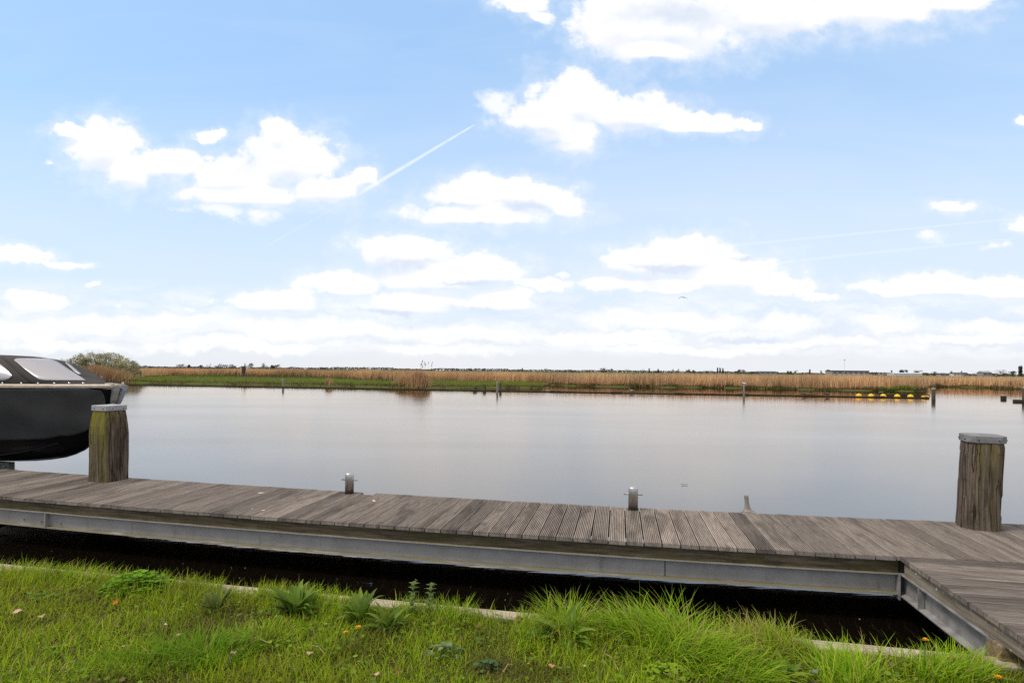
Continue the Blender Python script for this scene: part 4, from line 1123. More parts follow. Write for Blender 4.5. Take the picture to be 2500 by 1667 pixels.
def flying_bird(px, py, Y, span, label, bank_=0.3):
    q = at_y(px, py, Y); o = empty('flying_bird', q, 0.4); tag(o, label, 'bird', 'birds in flight')
    mb = MB(); mb.loft([[(x * span, ry * span * math.cos(a), ry * span * math.sin(a)) for a in [2 * math.pi * k / 8 for k in range(8)]] for x, ry in ((-0.24, 0.008), (-0.14, 0.035), (0.0, 0.06), (0.14, 0.05), (0.22, 0.035), (0.29, 0.006))])
    mb.build('body', M['dark'], o, smooth=True)
    for s in (-1, 1):
        mb = MB(); rings = []
        for f, drop, ch in ((0.0, 0.0, 0.17), (0.25, 0.06 if s > 0 else 0.0, 0.16), (0.45, 0.02, 0.12), (0.62, -0.10, 0.07), (0.74, -0.22, 0.012)):
            y = s * f * span * 0.75; zc_ = (drop - 0.15 * f * bank_) * span
            rings.append([(0.08 * span - ch * span * 0.3, y, zc_ + 0.004), (0.08 * span + ch * span * 0.5, y, zc_), (0.08 * span - ch * span * 0.3, y, zc_ - 0.004), (0.08 * span - ch * span * 0.7 - 0.08 * f * span, y, zc_)])
        mb.loft(rings); mb.build('wing', M['dark'], o)
    o.rotation_euler = (0.15, 0.1, 1.2)


flying_bird(1669, 726, 55, 0.85, 'dark bird with bent wings flying below the big right cloud')
flying_bird(1003, 800, 120, 0.45, 'tiny dark bird speck in the sky left of centre over the reeds')
flying_bird(508, 841, 120, 0.40, 'tiny dark bird speck low over the horizon left of the dead tree')


# ================================================================== BOAT on its lift beside the jetty
TCB = 7.75                                     # centre line, jetty axes
bow_p = at_t(294, 944, TCB); SB, _ = to_st(bow_p); ZS = bow_p.z
bt = empty('motor_sloop', J(SB, TCB, 0), -PHI)
tag(bt, 'black motor sloop under charcoal covers hoisted out of the water beside the jetty', 'boat')
def bl(l, y, z): return Vector((-l, y, z))      # l metres aft of the stem, y to port, in the boat's own axes
def half(l): return float(np.interp(l, [0, 0.06, 0.2, 0.45, 0.8, 1.3, 2.0, 3.0, 4.5, 6.0, 6.8], [0.105, 0.15, 0.27, 0.45, 0.64, 0.83, 0.97, 1.06, 1.09, 1.02, 0.93]))
def keel(l): return float(np.interp(l, [0, 0.08, 0.17, 0.34, 0.50, 0.70, 1.0, 1.5, 2.2, 4.0, 6.8], [ZS - 0.02, ZS - 0.24, ZS - 0.42, ZS - 0.70, ZS - 0.90, ZS - 1.07, ZS - 1.20, ZS - 1.28, ZS - 1.32, ZS - 1.34, ZS - 1.22]))
def sheer(l): return ZS + 0.0 * l + 0.012 * max(0, l - 2) * 0
def side(l, h, offs=0.0):
    """half-breadth at fraction h of the height from keel to sheer"""
    e = float(np.interp(l, [0, 0.3, 0.8, 2.0, 6.8], [0.55, 0.62, 0.55, 0.40, 0.36]))
    w0 = float(np.interp(l, [0, 0.5, 1.5], [0.75, 0.45, 0.12]))
    k = h ** e if h > 0 else 0
    return half(l) * (w0 * h + (1 - w0) * k) * (1 if l > 0.05 else 1) + (0.045 if l < 0.5 else 0.03) * (1 - h) + offs


M['hull'] = plain('black_gloss_hull', (0.006, 0.006, 0.007), 0.28, 0, 0.1, 3.0, spec=0.35)
def cloth_mat(name, col):
    m, t, b = new_mat(name); co = t.node('ShaderNodeTexCoord').outputs['Object']
    n = t.noise(t.vm('MULTIPLY', co, (1, 1, 0.5)), 2.2, 4.0, 0.5); w = t.noise(co, 260.0, 2.0, 0.6)
    c = t.mix(t.step(n, 0.3, 0.7), tuple(x * 0.85 for x in col), tuple(x * 1.15 for x in col)); c = t.mix(t.m('MULTIPLY', w, 0.25), c, tuple(x * 1.7 for x in col))
    t.put(b.inputs['Base Color'], c); b.inputs['Roughness'].default_value = 0.9; b.inputs['Specular IOR Level'].default_value = 0.12
    bn = t.node('ShaderNodeBump'); bn.inputs['Strength'].default_value = 0.5; bn.inputs['Distance'].default_value = 0.02
    t.put(bn.inputs['Height'], t.m('ADD', t.m('MULTIPLY', n, 2.0), t.m('MULTIPLY', w, 0.15))); t.l.new(bn.outputs[0], b.inputs['Normal'])
    return m
M['cloth'] = cloth_mat('charcoal_hull_cloth', (0.072, 0.068, 0.064)); M['tent'] = cloth_mat('charcoal_tent_cloth', (0.056, 0.050, 0.048))
M['rubber'] = plain('matt_black_rubber', (0.010, 0.010, 0.011), 0.6, 0, 0.1, spec=0.15); M['rail'] = plain('pale_teak_rail', (0.52, 0.43, 0.33), 0.5, 0, 0.15, 12.0); M['chrome'] = plain('polished_steel', (0.66, 0.66, 0.67), 0.22, 0.9, 0.05)
M['vinyl'] = glass_sheet()

LS = [0, 0.03, 0.08, 0.14, 0.2, 0.3, 0.42, 0.56, 0.72, 0.9, 1.1, 1.35, 1.65, 2.0, 2.5, 3.0, 3.7, 4.5, 5.4, 6.2, 6.8]
HS = [0, 0.03, 0.08, 0.15, 0.22, 0.3, 0.4, 0.5, 0.6, 0.7, 0.8, 0.9, 1.0]
rings = []
for l in LS:
    z0, z1 = keel(l), sheer(l)
    near = [bl(l, -side(l, h), z0 + (z1 - z0) * h) for h in HS]; farr = [bl(l, side(l, h), z0 + (z1 - z0) * h) for h in reversed(HS)]
    rings.append(near + farr)
mb = MB(); mb.loft(rings); mb.build('hull', M['hull'], bt, smooth=False)
hull_o = bt.children[0] if bt.children else None
# spray rails along the bottom
for (h0, h1, ll) in ((0.26, 0.44, 0.55), (0.10, 0.20, 0.9)):
    mb = MB(); pts = []
    for l in np.linspace(ll, 6.6, 26):
        h = float(np.interp(l, [ll, 2.2, 6.8], [h1, h0, h0])); z0 = keel(l); pts.append(bl(l, -side(l, h) - 0.008, z0 + (sheer(l) - z0) * h))
    mb.tube(pts, 0.018, 6); mb.build('spray_rail', M['rubber'], bt, smooth=True)
# deck and rails
mb = MB(); mb.loft([[bl(l, -half(l) * 0.97, sheer(l) - 0.02), bl(l, half(l) * 0.97, sheer(l) - 0.02), bl(l, half(l) * 0.9, sheer(l) - 0.04), bl(l, -half(l) * 0.9, sheer(l) - 0.04)] for l in LS]); mb.build('foredeck', M['rail'], bt)
for sgn in (-1, 1):
    mb = MB(); mb.loft([[bl(l, sgn * (half(l) + 0.022), sheer(l) - 0.012), bl(l, sgn * (half(l) + 0.022), sheer(l) + 0.022), bl(l, sgn * (half(l) - 0.075), sheer(l) + 0.045), bl(l, sgn * (half(l) - 0.075), sheer(l) - 0.012)] for l in LS]); mb.build('gunwale', M['rail'], bt)
# broad polished stem band with dark groove, eye and bow fittings
mb = MB(); st_ = []
for z_ in np.linspace(0.015, -0.62, 9):
    l = float(np.interp(-z_, [0, 0.24, 0.42, 0.70], [0.0, 0.08, 0.17, 0.34])); w = float(np.interp(-z_, [0, 0.3, 0.62], [0.135, 0.085, 0.06]))
    st_.append([bl(l - 0.020, -w, ZS + z_), bl(l - 0.030, 0, ZS + z_), bl(l - 0.020, w, ZS + z_), bl(l + 0.02, w, ZS + z_), bl(l + 0.02, -w, ZS + z_)])
mb.loft(st_); stem = mb.build('stem_band', M['chrome'], bt)
mb = MB(); mb.tube([bl(-0.034, 0.0, ZS - 0.03), bl(0.04, 0.0, ZS - 0.24), bl(0.13, 0, ZS - 0.42)], 0.012, 6); mb.build('groove', M['steel_old'], stem)
mb = MB(); mb.tube([bl(0.09 + 0.05 * math.sin(a) - 0.05, 0.03 * math.cos(a), ZS - 0.36 + 0.03 * math.sin(a)) for a in np.linspace(0, 2 * math.pi, 15)], 0.008, 6); mb.build('eye', M['chrome'], stem)
mb = MB(); mb.box(bl(0.10, -0.10, ZS + 0.05), (0.16, 0.05, 0.02)); mb.tube([bl(0.06, -0.1, ZS + 0.02), bl(0.06, -0.1, ZS + 0.05)], 0.012, 6); mb.tube([bl(0.14, -0.1, ZS + 0.02), bl(0.14, -0.1, ZS + 0.05)], 0.012, 6); mb.build('bow_cleat', M['chrome'], bt, bevel=0.004)
mb = MB(); mb.tube([bl(0.02, 0.06, ZS + 0.02), bl(0.02, 0.06, ZS + 0.075)], 0.02, 8); mb.build('bow_light', M['chrome'], bt)
# cloth hung over the near topsides, front edge rounded
mb = MB(); n1, n2 = 60, 22; grid = []
for i in range(n1 + 1):
    row = []
    for j in range(n2 + 1):
        v = j / n2
        lf = 0.13 + 0.16 * max(0.0, (v - 0.80) / 0.20) ** 2.2 + 0.02 * (1 - v)
        l = lf + (6.6 - lf) * (i / n1) ** 1.5
        hb = float(np.interp(l, [0.1, 0.3, 0.5, 0.8, 1.5, 2.2, 6.8], [0.03, 0.06, 0.17, 0.28, 0.32, 0.335, 0.33])); h = hb + (0.975 - hb) * v
        z0 = keel(l); wr = 0.016 * math.sin(l * 3.1 - v * 4.2) * v * (1 - v) * 3 + 0.010 * math.sin(l * 7 + v * 6) * (1 - v) + 0.009 * math.sin(l * 4.3 - v * 8 + 1) + 0.006 * math.sin(l * 15 - v * 5) * v * (1 - v) * 4 + 0.02 * (1 - v) ** 2
        row.append(bl(l, -(side(l, h) + 0.026 + max(-0.010, wr)), z0 + (sheer(l) - z0) * h))
    grid.append(row)
mb.loft([r + [p + Vector((0, 0.008, 0)) for p in reversed(r)] for r in grid]); mb.build('hull_cover', M['cloth'], bt, smooth=True)

# tent over the cockpit
TL = [0.40, 0.52, 0.68, 0.86, 1.05, 1.25, 1.5, 1.75, 2.1, 2.6, 3.3, 4.2, 5.2, 6.3]
def tent_h(l): return float(np.interp(l, [0.40, 0.6, 0.8, 1.0, 1.2, 1.4, 1.6, 1.85, 2.3, 3.5, 6.3], [0.03, 0.06, 0.12, 0.20, 0.285, 0.36, 0.42, 0.465, 0.50, 0.51, 0.40]))
def tent_w(l): return max(0.05, (half(l) - 0.09) * float(np.interp(l, [0.40, 0.6, 0.9, 1.3], [0.30, 0.72, 0.93, 1.0])))
NA = 22
def arch(l):
    h, w = tent_h(l), tent_w(l); r = []
    for k in range(NA + 1):
        a = math.pi * k / NA; cx_, sz_ = math.cos(a), math.sin(a)
        e = 0.62
        r.append(bl(l, -w * math.copysign(abs(cx_) ** e, cx_) * (1 - 0.10 * abs(sz_) ** 2), ZS + 0.02 + h * abs(sz_) ** e))
    return r
mb = MB(); mb.loft([arch(l) for l in TL], cap=False, closed=False)
tent = mb.build('cabin_tent', M['tent'], bt, smooth=True)
bpy.context.view_layer.update()
MW = Matrix.Translation(J(SB, TCB, 0)) @ Matrix.Rotation(-PHI, 4, 'Z'); MI = MW.inverted()
tree_ = BVHTree.FromPolygons([MW @ Vector(v) for v in mb.v], mb.f)
def hit(px, py, off):
    a, b = survey(px, py); d = Vector((a, 1, b)).normalized()
    p, nrm, _, _ = tree_.ray_cast(Vector((0, 0, ZC)), d)
    if p is None: return None
    if nrm.dot(d) > 0: nrm = -nrm
    return MI @ (p + nrm * off)
def patch(name, top, bot, mat, off, nv=8, nu=24):
    """sheet sewn on the tent: between an upper and a lower seam"""
    mb = MB(); rows_ = []
    for j in range(nv + 1):
        v = j / nv; row = []
        for i in range(nu + 1):
            u = i / nu
            tx, ty = np.interp(u, np.linspace(0, 1, len(top)), [p[0] for p in top]), np.interp(u, np.linspace(0, 1, len(top)), [p[1] for p in top])
            ux, uy = np.interp(u, np.linspace(0, 1, len(bot)), [p[0] for p in bot]), np.interp(u, np.linspace(0, 1, len(bot)), [p[1] for p in bot])
            row.append(hit(tx + (ux - tx) * v, ty + (uy - ty) * v, off))
        rows_.append(row)
    b = {}; fs = []; vs = []
    for j in range(nv + 1):
        for i in range(nu + 1):
            if rows_[j][i] is not None: b[j, i] = len(vs); vs.append(rows_[j][i])
    for j in range(nv):
        for i in range(nu):
            k = [(j, i), (j, i + 1), (j + 1, i + 1), (j + 1, i)]
            if all(x in b for x in k): fs.append(tuple(b[x] for x in k))
    if fs:
        mb.add(vs, fs); o = mb.build(name, mat, tent, smooth=True)
        so = o.modifiers.new('thick', 'SOLIDIFY'); so.thickness = 0.003
        return o


patch('window', [(35, 880), (37, 877.3), (45, 876), (70, 876), (100, 876.5), (120, 877), (132, 880), (145, 887), (165, 901), (187, 915), (209, 929.3)],
      [(35, 881.5), (45, 889), (58, 900), (72, 911), (84, 920.5), (95, 927), (108, 929), (135, 929.5), (165, 929.5), (190, 929.5), (209, 929.5)], M['vinyl'], 0.010)
patch('window', [(-60, 884), (-40, 884), (-20, 885), (-8, 887), (0, 889), (10, 897), (20, 906), (29, 915)], [(-60, 928), (-40, 928.5), (-20, 928.5), (0, 928.5), (12, 928), (22, 925.5), (28, 921), (31, 917)], M['vinyl'], 0.010)
patch('seam_band', [(1, 871), (14, 882), (30, 897), (50, 915), (64, 927), (78, 937)], [(9, 871), (21, 881), (37, 895), (57, 912), (72, 926), (88, 937.5)], M['under'], 0.006, 2, 16)
patch('front_window', [(160, 885), (172, 892), (185, 903), (198, 914)], [(159, 887.5), (169, 896.5), (181, 907.5), (195, 916)], M['vinyl'], 0.010, 3, 12)
# press studs along the foot of the tent
for l in (0.50, 0.62, 0.77, 0.94, 1.14, 1.38, 1.65, 1.95, 2.3, 2.65, 3.05):
    w = tent_w(l) + 0.008; z_ = ZS + 0.055
    mb = MB(); mb.lathe([(0.018, -0.004), (0.017, 0.010), (0.010, 0.018), (0.001, 0.020)], n=10)
    o = mb.build('press_stud', M['chrome'], tent, smooth=True); o.location = bl(l, -w, z_); o.rotation_euler = (R(90), 0, 0)
mb = MB(); mb.tube([bl(1.9, -(half(1.9) - 0.04), ZS + 0.075), bl(4.5, -(half(4.5) - 0.04), ZS + 0.075)], 0.010, 8); mb.tube([bl(2.2, -(half(2.2) - 0.04), ZS + 0.02), bl(2.2, -(half(2.2) - 0.04), ZS + 0.075)], 0.009, 6); mb.build('hand_rail', M['chrome'], bt, smooth=True)
mb = MB(); mb.tube([bl(2.02, -(half(2.0) + 0.03), ZS + 0.02), bl(2.05, -(half(2.05) + 0.05), ZS - 0.05), bl(2.12, -(half(2.1) + 0.035), ZS - 0.2), bl(2.2, -(half(2.2) + 0.03), ZS - 0.75)], 0.010, 6); mb.build('strap', M['under'], bt, smooth=True)

# lift that carries the boat
q = at_t(29, 1137, TCB - 0.1); sl, _ = to_st(q)
lf = empty('boat_lift', J(sl, TCB - 0.1, 0), -PHI); tag(lf, 'grey green timber cradle beam of the boat lift under the black hull', 'boat lift')
M['cradle'] = timber_mat('green_cradle', (0.10, 0.10, 0.075), (0.21, 0.205, 0.16), (0.10, 0.12, 0.04), 0.4, 0)
kz = keel(SB - sl) - 0.004
mb = MB(); mb.box((-1.6, 0, kz - 0.07), (3.2, 0.10, 0.14)); mb.build('cradle_beam', M['cradle'], lf, bevel=0.006)
mb = MB(); mb.tube([(-0.09, -0.05, kz - 0.07), (-0.09, -0.066, kz - 0.07)], 0.016, 8); mb.build('bolt', M['galv'], lf)
for k, x in enumerate((-1.1, -3.0)):
    mb = MB(); mb.box((x, 0, (kz - 0.14) / 2 - 1.0), (0.12, 0.12, kz - 0.14 + 2.0)); mb.build('post', M['cradle'], lf)


# ================================================================== NEAR BANK PLANTS
def bz(s, t): return float(bank_z(np.array([s]), np.array([t]))[0])
def on_bank(px, py):
    q = at_z(px, py, 0.29); s, t = to_st(q); t = min(t, KT - 0.14); return J(s, t, bz(s, t) - 0.004)


# short lawn, with moss, dead thatch and a taller fringe along the kerb
GC = 1.22 * np.array([(0.225, 0.345, 0.010), (0.165, 0.27, 0.008), (0.31, 0.42, 0.016), (0.36, 0.38, 0.03), (0.11, 0.185, 0.010)])
def lawn(n, s0, s1, t0, t1, hmin, hmax, wid, dens=None, lean=0.9):
    s = rng.uniform(s0, s1, n); t = rng.uniform(t0, t1, n)
    if dens is not None:
        k = rng.random(n) < dens(s, t); s, t = s[k], t[k]
    n = len(s)
    bs = np.stack([s * cP + t * sP, -s * sP + t * cP, bank_z(s, t) - 0.003], -1)
    clump = vnoise(s * 4.1 + 20, t * 4.1 + 20, 51); rich = vnoise(s * 1.1 + 3, t * 1.6 + 3, 52)
    hh = rng.uniform(hmin, hmax, n) * (0.55 + 0.9 * clump)
    v, q = blades(bs, hh, wid * rng.uniform(0.6, 1.4, n), rng.uniform(0, 6.283, n), rng.uniform(0.0, lean, n), rng.uniform(0.2, 1.3, n), 3, rng.uniform(-0.5, 0.5, n))
    c = GC[rng.integers(0, 5, n)] * rng.uniform(0.8, 1.25, (n, 1))
    yel = np.clip((rich - 0.35) * 1.6, 0, 1)[:, None] * (s < 0)[:, None]
    c = c * (1 - 0.5 * yel) + np.array([0.25, 0.235, 0.018]) * 0.5 * yel
    brn = np.clip((vnoise(s * 2.7 + 50, t * 3.3 + 8, 53) - 0.55) * 2.2, 0, 0.65)[:, None]
    c = c * (1 - brn) + np.array([0.15, 0.125, 0.03]) * brn * rng.uniform(0.6, 1.3, (n, 1))
    dry = rng.random(n) < 0.055; c[dry] = np.array([0.34, 0.27, 0.13]) * rng.uniform(0.7, 1.2, (dry.sum(), 1))
    return v, q, rep(c, 8)


fr_ = lambda s, t: np.clip((t - 3.25) / 0.3, 0, 1) * (0.35 + 0.65 * (vnoise(s * 2.2 + 11, t + 5, 61) > 0.42)) * np.where(s > -3.2, 1, 0.6) * np.where((s > 0.95) & (s < 1.85), 0.15, 1) * np.where(s > -0.7, 0.55, 1)
parts = [lawn(85000, -8.5, 2.15, 2.05, KT - 0.12, 0.03, 0.085, 0.0052, lean=1.2),
         lawn(26000, -8.5, 2.15, 2.05, KT - 0.12, 0.06, 0.14, 0.0050, lambda s, t: (vnoise(s * 1.6 + 30, t * 2.2 + 30, 62) > 0.5) * np.where(s > -2.6, 1.0, 0.45)),
         lawn(26000, -8.5, 2.15, 3.1, KT - 0.105, 0.07, 0.17, 0.0046, fr_, 0.7),
         lawn(7000, 2.15, 4.6, 2.2, KT - 0.12, 0.03, 0.08, 0.0042)]
# blades that hang forward over the kerb
n = 15000; s = rng.uniform(-8.5, 2.1, n); bare = np.zeros(n, bool)
for a_, b_ in ((-5.06, -4.78), (-2.92, -2.58), (-1.80, -1.48), (-1.05, -0.62), (1.16, 1.80)): bare |= (s > a_ + rng.normal(0, 0.04, n)) & (s < b_ + rng.normal(0, 0.04, n))
k = (rng.random(n) < np.where(bare, 0.05, 0.45 + 0.55 * vnoise(s * 2.3 + 17, s * 0 + 3, 63))); s = s[k]; n = len(s)
t = KT - 0.115 - np.abs(rng.normal(0, 0.05, n)); bs = np.stack([s * cP + t * sP, -s * sP + t * cP, bank_z(s, t)], -1)
v, q = blades(bs, rng.uniform(0.05, 0.16, n) * rng.uniform(0.7, 1.25, n), rng.uniform(0.003, 0.006, n), R(79) + rng.normal(0, 0.8, n), rng.uniform(0.15, 0.9, n), rng.uniform(0.2, 1.3, n), 4, rng.uniform(-0.5, 0.5, n))
c = GC[rng.integers(0, 5, n)] * rng.uniform(0.8, 1.25, (n, 1)); dry = rng.random(n) < 0.1; c[dry] = (0.40, 0.31, 0.14)
parts.append((v, q, rep(c, 10)))
v, q, c = join(parts)
tag(np_quads('grass', v, q, c, M['blade']), kind='stuff')


# low broad-leaved ground cover between the blades: buttercup, clover and ground ivy leaves
def leaflets(cen, rad, tiltmax, cols, az=None, curl=0.25, n_lobes=1):
    """small cupped round leaves as 2x2 quad sheets"""
    n = len(cen); az = rng.uniform(0, 6.283, n) if az is None else az
    tl = rng.uniform(0, tiltmax, n); ta = rng.uniform(0, 6.283, n)
    ux = np.stack([np.cos(az), np.sin(az), np.zeros(n)], -1); uy = np.stack([-np.sin(az), np.cos(az), np.zeros(n)], -1)
    nz = np.stack([np.sin(tl) * np.cos(ta), np.sin(tl) * np.sin(ta), np.cos(tl)], -1)
    ux = ux - nz * (ux * nz).sum(1, keepdims=True); uy = uy - nz * (uy * nz).sum(1, keepdims=True)
    V = np.zeros((n, 9, 3))
    for j, b_ in enumerate((-1, 0, 1)):
        for i, a_ in enumerate((-1, 0, 1)):
            k = 0.72 if (a_ and b_) else 1.0
            V[:, j * 3 + i] = cen + (ux * a_ * k + uy * b_ * k) * rad[:, None] + nz * (curl * (abs(a_) + abs(b_)) * 0.5) * rad[:, None] * rng.uniform(0.4, 1.2, (n, 1))
    b = (np.arange(n) * 9)[:, None]
    Q = np.stack([b + np.array([[j * 3 + i, j * 3 + i + 1, j * 3 + i + 4, j * 3 + i + 3]]) for j in (0, 1) for i in (0, 1)], 1).reshape(-1, 4)
    c = np.array(cols)[rng.integers(0, len(cols), n)] * rng.uniform(0.75, 1.25, (n, 1))
    return V.reshape(-1, 3), Q, rep(c, 9)


n = 7500; s = rng.uniform(-8, 2.1, n); t = rng.uniform(2.1, KT - 0.13, n)
k = rng.random(n) < np.where(vnoise(s * 1.9 + 13, t * 2.3 + 2, 71) > 0.47, 0.9, 0.12) * np.where(s > -3.0, 1.0, 0.5); s, t = s[k], t[k]; n = len(s)
cen = np.stack([s * cP + t * sP, -s * sP + t * cP, bank_z(s, t) + rng.uniform(0.012, 0.055, n)], -1)
v, q, c = leaflets(cen, rng.uniform(0.006, 0.016, n), 0.9, [(0.145, 0.24, 0.015), (0.18, 0.29, 0.016), (0.12, 0.20, 0.03), (0.20, 0.29, 0.025), (0.16, 0.13, 0.045)])
tag(np_quads('ground_cover', v, q, c, M['leafy']), kind='stuff')


def grass_tuft(px, py, rad, n, h, label, lean_dir=None, cols=None, wid=0.006, spread=0.55):
    base = on_bank(px, py); o = empty('grass_tuft', base); tag(o, label, 'grass tuft', 'tall grass tufts along the kerb')
    r = np.sqrt(rng.random(n)) * rad; a = rng.uniform(0, 6.283, n)
    bs = np.stack([r * np.cos(a) * 1.3, r * np.sin(a) * 0.7, np.full(n, -0.005)], -1)
    az = a + rng.normal(0, 0.7, n)
    ln = np.abs(rng.normal(0, spread * 0.6, n)) + r / rad * spread * 0.6; cu = rng.uniform(0.3, 1.7, n)
    if lean_dir is not None:
        k = rng.random(n) < 0.7; az[k] = lean_dir + rng.normal(0, 0.5, k.sum()); cu[k] += 0.35
    v, q = blades(bs, (0.35 + 0.7 * rng.random(n) ** 0.8) * h, wid * rng.uniform(0.6, 1.3, n), az, ln, cu, 5, rng.uniform(-0.4, 0.4, n))
    cs = np.array(cols if cols is not None else [(0.21, 0.37, 0.010), (0.15, 0.28, 0.008), (0.29, 0.43, 0.018), (0.34, 0.41, 0.035)])
    c = cs[rng.integers(0, len(cs), n)] * rng.uniform(0.8, 1.25, (n, 1)); dry = rng.random(n) < 0.07; c[dry] = (0.38, 0.27, 0.11)
    np_quads('blades', v, q, rep(c, 12) * 1.15, M['blade'], o)
    return o


grass_tuft(1388, 1512, 0.13, 420, 0.31, 'bright tall grass tuft behind the large broad leaved weed at centre')
grass_tuft(1595, 1540, 0.22, 900, 0.34, 'largest bright green grass tuft on the bank, leaning left over the kerb', 2.6)
grass_tuft(1705, 1605, 0.18, 620, 0.32, 'dense shaggy grass tuft drooping right beside the largest tuft', -0.5)
grass_tuft(1790, 1655, 0.18, 500, 0.26, 'shaggy grass tuft low at the frame bottom below the drooping one', -0.7)
grass_tuft(1860, 1585, 0.17, 560, 0.26, 'yellowish green grass tuft on the kerb between largest tuft and bare kerb', 1.9, [(0.24, 0.31, 0.02), (0.32, 0.33, 0.05), (0.18, 0.26, 0.014), (0.40, 0.33, 0.11)])
grass_tuft(2065, 1660, 0.13, 300, 0.30, 'grass tuft in front of the bare kerb, left of the tuft with dandelion', 1.4)
grass_tuft(2325, 1650, 0.14, 460, 0.25, 'arching grass tuft with a dandelion, nearest to the gangway', 0.3)
grass_tuft(500, 1600, 0.22, 700, 0.20, 'soft dark green grass tuft in the lawn left of centre', None, [(0.115, 0.23, 0.009), (0.155, 0.27, 0.012)])
grass_tuft(345, 1625, 0.20, 480, 0.14, 'short fine grass tuft in the lawn near the pale dead leaves', None, [(0.13, 0.23, 0.009), (0.18, 0.28, 0.014)])
grass_tuft(1100, 1508, 0.13, 200, 0.20, 'sparse grass tuft on the kerb right of the two nettles')
grass_tuft(640, 1560, 0.18, 380, 0.14, 'dark green grass tuft below the left broad leaved weed')
grass_tuft(210, 1400, 0.16, 130, 0.15, 'thin sparse grass tuft at the kerb left of the leafy mound', 0.3)


def weed(px, py, n, L, wd, label, up=0.35, cols=None, az_c=None):
    base = on_bank(px, py); o = empty('broad_leaved_weed', base); tag(o, label, 'weed', 'broad leaved weeds on the bank')
    az = rng.uniform(0, 6.283, n) if az_c is None else az_c + rng.normal(0, 0.9, n)
    ln = np.abs(rng.normal(up, 0.25, n)); cu = rng.uniform(0.5, 1.5, n)
    bs = np.stack([0.015 * np.cos(az), 0.015 * np.sin(az), np.zeros(n)], -1)
    prof_ = [0.12, 0.55, 0.95, 1.0, 0.72, 0.35, 0.04]
    V, Q, C = [], [], []; off = 0
    ln_l = rng.uniform(0.6, 1.05, n) * L
    # two halves per leaf so that the blade is folded along its midrib
    for sgn in (-1, 1):
        v, q = blades(bs, ln_l, np.full(n, wd), az, ln, cu, 6, None, prof_)
        v = v.reshape(n, 7, 2, 3); mid = v.mean(2); edge = v[:, :, 0 if sgn < 0 else 1].copy(); edge[:, :, 2] += 0.22 * wd * np.array(prof_)[None, :] + 0.04 * wd * np.sin(np.arange(7) * 2.6 + 1)[None]
        vv = np.stack([mid, edge], 2).reshape(-1, 3); V.append(vv); Q.append(q + off); off += len(vv)
        cs = np.array(cols if cols is not None else [(0.125, 0.205, 0.022), (0.095, 0.165, 0.02), (0.175, 0.25, 0.03)])
        C.append(None)
    c = cs[rng.integers(0, len(cs), n)] * rng.uniform(0.8, 1.25, (n, 1)); c = np.concatenate([rep(c, 14), rep(c, 14)])
    np_quads('leaves', np.concatenate(V), np.concatenate(Q), c, M['leafy'], o)
    mb = MB(); mb.tube([(0, 0, -0.02), (0.01, 0, L * 0.35)], [0.008, 0.004], 6); mb.build('stem', M['stem'], o)
    return o


M['stem'] = plain('green_stem', (0.11, 0.16, 0.035), 0.7)
weed(718, 1500, 34, 0.27, 0.060, 'large dark broad leaved weed on the kerb, left one of the three side by side')
weed(880, 1512, 26, 0.24, 0.055, 'broad leaved weed on the kerb, middle one of the three side by side')
weed(947, 1535, 18, 0.21, 0.045, 'upright broad leaved weed just left of the two nettles', 0.5)
weed(1385, 1560, 14, 0.29, 0.066, 'large broad leaved weed with drooping leaves in front of the centre grass tuft', 0.8)
weed(528, 1492, 26, 0.21, 0.024, 'spiky narrow leaved weed on the kerb right of the leafy mound', 0.35, [(0.15, 0.18, 0.04), (0.11, 0.15, 0.03)])
weed(1925, 1660, 8, 0.15, 0.04, 'small upright dock plant between grass tufts at the frame bottom', 0.3)


def nettle(px, py, h, label):
    base = on_bank(px, py); o = empty('nettle', base); tag(o, label, 'nettle', 'nettles on the kerb')
    mb = MB(); mb.tube([(0, 0, -0.01), (0.01, 0, h * 0.5), (0.02, 0.0, h)], [0.004, 0.0035, 0.002], 6); mb.build('stem', M['stem'], o)
    az, z, L = [], [], []
    for i in range(7):
        zz = h * (0.2 + 0.8 * i / 6.5)
        for k in range(2 if i < 5 else 4): az.append(i * 1.57 + k * (math.pi if i < 5 else 1.57) + rng.normal(0, 0.15)); z.append(zz); L.append(0.062 if i < 4 else 0.042)
    n = len(az); az = np.array(az); z = np.array(z); L = np.array(L)
    v, q = blades(np.stack([0.02 * z / h, np.zeros(n), z], -1), L, L * 0.5, az, np.full(n, 0.95), np.full(n, 1.1), 4, None, [0.2, 0.9, 1.0, 0.6, 0.04])
    c = rep(np.array([(0.13, 0.19, 0.045)]) * rng.uniform(0.8, 1.3, (n, 1)), 10); np_quads('leaves', v, q, c, M['leafy'], o)
    m_ = 26; p = np.stack([0.02 + rng.normal(0, 0.010, m_), rng.normal(0, 0.010, m_), h + rng.uniform(-0.03, 0.012, m_)], -1)
    v, q, c = leaflets(p, rng.uniform(0.003, 0.006, m_), 1.2, [(0.26, 0.26, 0.12), (0.20, 0.21, 0.08)]); np_quads('flower_head', v, q, c, M['leafy'], o)


nettle(1003, 1500, 0.245, 'tall nettle on the kerb, left one of the two with pale tops')
nettle(1046, 1500, 0.235, 'tall nettle on the kerb, right one of the two with pale tops')


